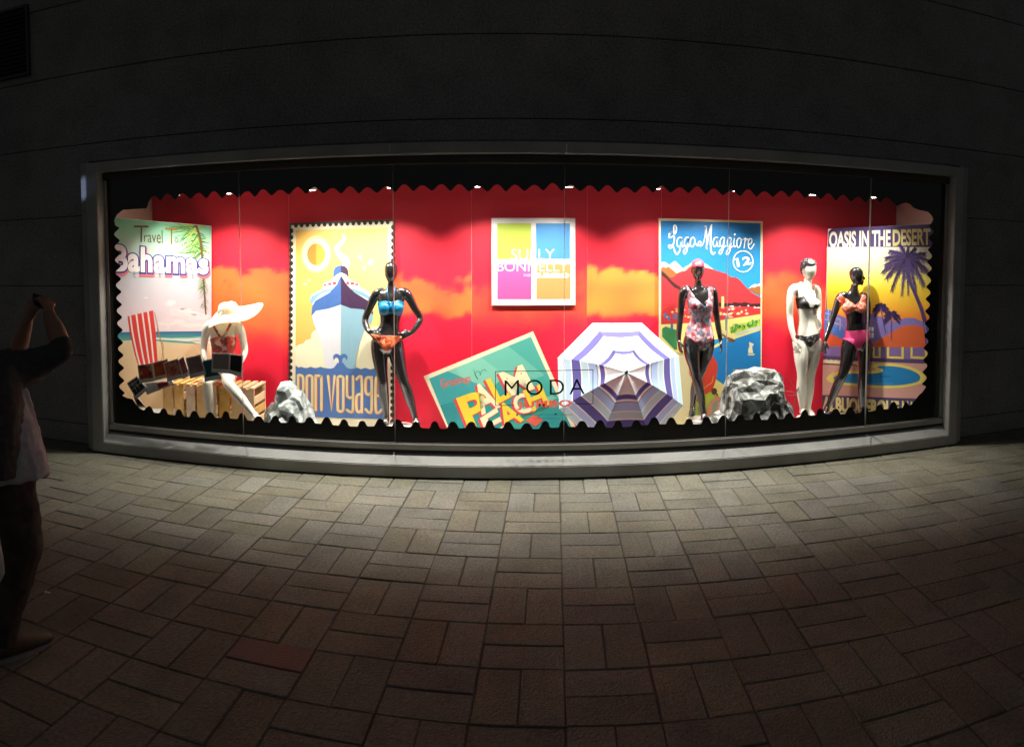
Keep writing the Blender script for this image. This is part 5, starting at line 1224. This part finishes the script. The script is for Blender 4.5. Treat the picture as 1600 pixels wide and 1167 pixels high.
# trunk, neck, head (mostly beyond the left edge), arms with hands, legs to the ankles
chain(bm, [(-48, 552, 0, .055), (-44, 572, 0, .07, .9), (-36, 592, 0, .17, .55), (-28, 640, 0, .16, .68), (-18, 690, 0, .145, .72), (-8, 740, 0, .165, .72), (-4, 775, 0, .16, .75)], 20)
bm_head(bm, q(-42, 446, .02), q(-36, 540, .08), .080, (.25, 1, .0))
chain(bm, [(-2, 590, .0, .062), (22, 592, .02, .060), (62, 574, .04, .054), (90, 555, .05, .049), (94, 540, .06, .052), (87, 517, .09, .050), (78, 496, .12, .036), (75, 484, .13, .030)], 14)
chain(bm, [(-72, 590, .06, .058), (-50, 592, .18, .055), (-10, 580, .30, .047), (18, 564, .36, .048), (28, 547, .36, .050), (35, 524, .34, .046), (42, 504, .32, .034), (45, 496, .31, .029)], 14)
wr, wl = q(77, 484, .13), q(44, 499, .31)
bm_hand(bm, wr, q(66, 462, .20) - wr, view * -1 + Vector((.5, .2, .1)), .18, .75, 1, .2)
bm_hand(bm, wl, q(58, 468, .26) - wl, view * -1 + Vector((-.6, 0, .1)), .18, .75, -1, .2)
for dx, dr in ((0, 0), (-44, .10)):
    chain(bm, [(14 + dx, 770, dr, .085), (24 + dx, 810, dr, .08), (30 + dx, 850, dr, .062), (22 + dx, 900, dr, .056), (8 + dx, 960, dr, .045), (2 + dx, 1000, dr, .04)])
fuse(bm, 'body', .0055, M_SKIN, pe, 3)
# hair
bm = bmesh.new(); bm_ball(bm, q(-43, 478, -.005), (.092, .108, .118)); bm_obj('hair', bm, M_HAIR, pe, True)
def cloth(name, bm, m, vox=.009, wr_=.006, sc=14, it=2):
    o = fuse(bm, name, vox, m, pe, it)
    for v in o.data.vertices:
        n = noise.noise(v.co * sc) + .5 * noise.noise(v.co * sc * 2.3); v.co += v.normal * (wr_ * n)
    return o
# loose shirt, its tail hanging free to the right
bm = bmesh.new()
chain(bm, [(-44, 566, 0, .085, .9), (-34, 588, 0, .20, .60), (-24, 630, 0, .20, .70), (-10, 670, .0, .205, .74), (-2, 710, .0, .225, .76), (3, 736, 0, .235, .76), (4, 744, 0, .232, .74)], 24)
for x0, x1, r0, r1 in ((30, 56, .03, .035), (22, 44, .03, .032), (38, 68, .02, .028)):
    chain(bm, [(x0 - 6, 596, .02, r0), (x0 + 4, 620, .02, r0 * 1.1), (x0 + (x1 - x0) * .6, 680, .03, r1), (x1, 735, .03, r1 * 1.25), (x1 + 1, 741, .03, r1 * 1.2)], 12)
cloth('shirt', bm, M_SHIRT, .009, .007, 16)
# dark jacket sleeve and back
bm = bmesh.new()
chain(bm, [(-34, 586, 0, .125, .8), (0, 584, .01, .118), (30, 578, .03, .100), (66, 564, .045, .076), (90, 552, .05, .062), (96, 543, .055, .058), (93, 530, .07, .055)], 18)
chain(bm, [(-76, 590, .06, .09), (-50, 592, .18, .08), (-10, 580, .30, .072), (16, 564, .35, .062), (26, 551, .36, .060)], 16)
chain(bm, [(-44, 562, -.005, .10, .9), (-32, 588, -.01, .20, .66), (-20, 630, -.03, .185, 1.0), (-20, 680, -.05, .178, 1.08), (-22, 734, -.05, .18, 1.1)], 24)
cloth('jacket', bm, M_JACKET, .009, .007, 15)
# trousers
bm = bmesh.new()
chain(bm, [(-4, 722, 0, .172, .78), (0, 750, 0, .18, .78), (2, 775, 0, .165, .8)], 22)
for dx, dr in ((0, 0), (-44, .10)):
    chain(bm, [(10 + dx, 745, dr, .115), (22 + dx, 790, dr, .122), (31 + dx, 845, dr, .118), (24 + dx, 885, dr, .110), (12 + dx, 935, dr, .098), (2 + dx, 985, dr, .088), (0 + dx, 1003, dr, .084)], 16)
cloth('trousers', bm, M_TROUSER, .010, .011, 11)
# shoes
for k, (h_, t_) in enumerate(((ground(-14, 1040), ground(83, 1003)), (ground(-72, 1016), ground(20, 985)))):
    d = (t_ - h_); ln = d.length; d.normalize(); up = Vector((0, 0, 1))
    sh_ = empty('shoe_', h_); bpy.data.objects.remove(sh_)
    bm = bmesh.new(); P = [h_ + d * (ln * t) + up * z_ for t, z_ in ((.03, .055), (.15, .062), (.32, .068), (.5, .058), (.7, .048), (.88, .042), (.97, .036))]
    bm_tube(bm, P, [.028, .038, .040, .042, .046, .042, .024], 14, up, [1.35, 1.4, 1.45, 1.05, .78, .66, .6])
    sho = bm_obj('shoe', bm, M_SHOE, pe, True)
    n = 20; vs = []
    for z_ in (.001, .026):
        for j in range(n):
            a = 2 * PI * j / n; u = .5 - .5 * math.cos(a); w_ = (.036 + .014 * math.sin(PI * min(1, u * 1.1)) ) * math.sin(a)
            vs.append(h_ + d * (ln * u) + d.cross(up) * w_ * .86 + up * z_)
    o = mesh('sole', vs, [tuple(range(n))[::-1], tuple(range(n, 2 * n))] + [(j, (j + 1) % n, n + (j + 1) % n, n + j) for j in range(n)], M_SOLE, pe); o.parent = sho; o.matrix_parent_inverse = Matrix.Identity(4)
# phone
ph = empty('phone', q(64, 471, .24), 'small dark phone held up in the hands of the passer-by', 'phone')
X_ = Matrix.Translation(q(63, 471, .24)) @ Vector((.35, 1, 0)).to_track_quat('Y', 'Z').to_matrix().to_4x4() @ Matrix.Rotation(math.radians(9), 4, 'Y')
M_PHONE = mat('phone_case', (.02, .02, .022), .3, col2=(.026, .026, .028))
box('case', (-.070, -.0045, -.034), (.070, .004, .034), M_PHONE, ph, .003, X_)
box('screen', (-.064, -.0056, -.030), (.064, -.0047, .030), mat('dim_phone_screen', (.01, .01, .012), .15, col2=(.014, .014, .016)), ph, 0, X_)
# --- pale bag hanging at the very edge
bp_ = atr(-14, 878, 3.45)
bgt = empty('carrier_bag', bp_, 'pale carrier bag hanging beside the dark trousers at the left edge', 'bag')
bm = bmesh.new(); bm_tube(bm, [atr(-15, 826, 3.45), atr(-15, 842, 3.45), atr(-15, 870, 3.45), atr(-14, 896, 3.45), atr(-14, 908, 3.45)], [.02, .045, .062, .064, .05], 16, view, [.6, .5, .55, .6, .6])
for v in bm.verts: v.co += Vector((1, 1, 1)) * (.006 * noise.noise(v.co * 40))
bm_obj('bag_body', bm, mat('thin_pale_plastic', (.55, .56, .6), .4, col2=(.5, .51, .55), scale=20, bump=.4), bgt, True)
bm = bmesh.new(); bm_tube(bm, [atr(-16, 840, 3.45), atr(-22, 812, 3.47), atr(-20, 800, 3.5), atr(-14, 812, 3.47), atr(-14, 840, 3.45)], .005, 6); bm_obj('handle', bm, M_SHIRT, bgt, True)
# --- scrap of paper on the pavement
sp = ground(75, 927); vs = []
for j in range(4):
    for i in range(5): vs.append(sp + Vector((.011 * (i - 2) + random.uniform(-.004, .004), .009 * (j - 1.5) + random.uniform(-.002, .002), .004 + abs(noise.noise(Vector((i * .9, j * .7, 2)))) * .016)))
o = mesh('paper_scrap', vs, [(j * 5 + i, j * 5 + i + 1, j * 5 + i + 6, j * 5 + i + 5) for j in range(3) for i in range(4)], M_BOARD); tag(o, 'tiny crumpled white paper scrap on the pavement beside the tan shoe', 'litter')
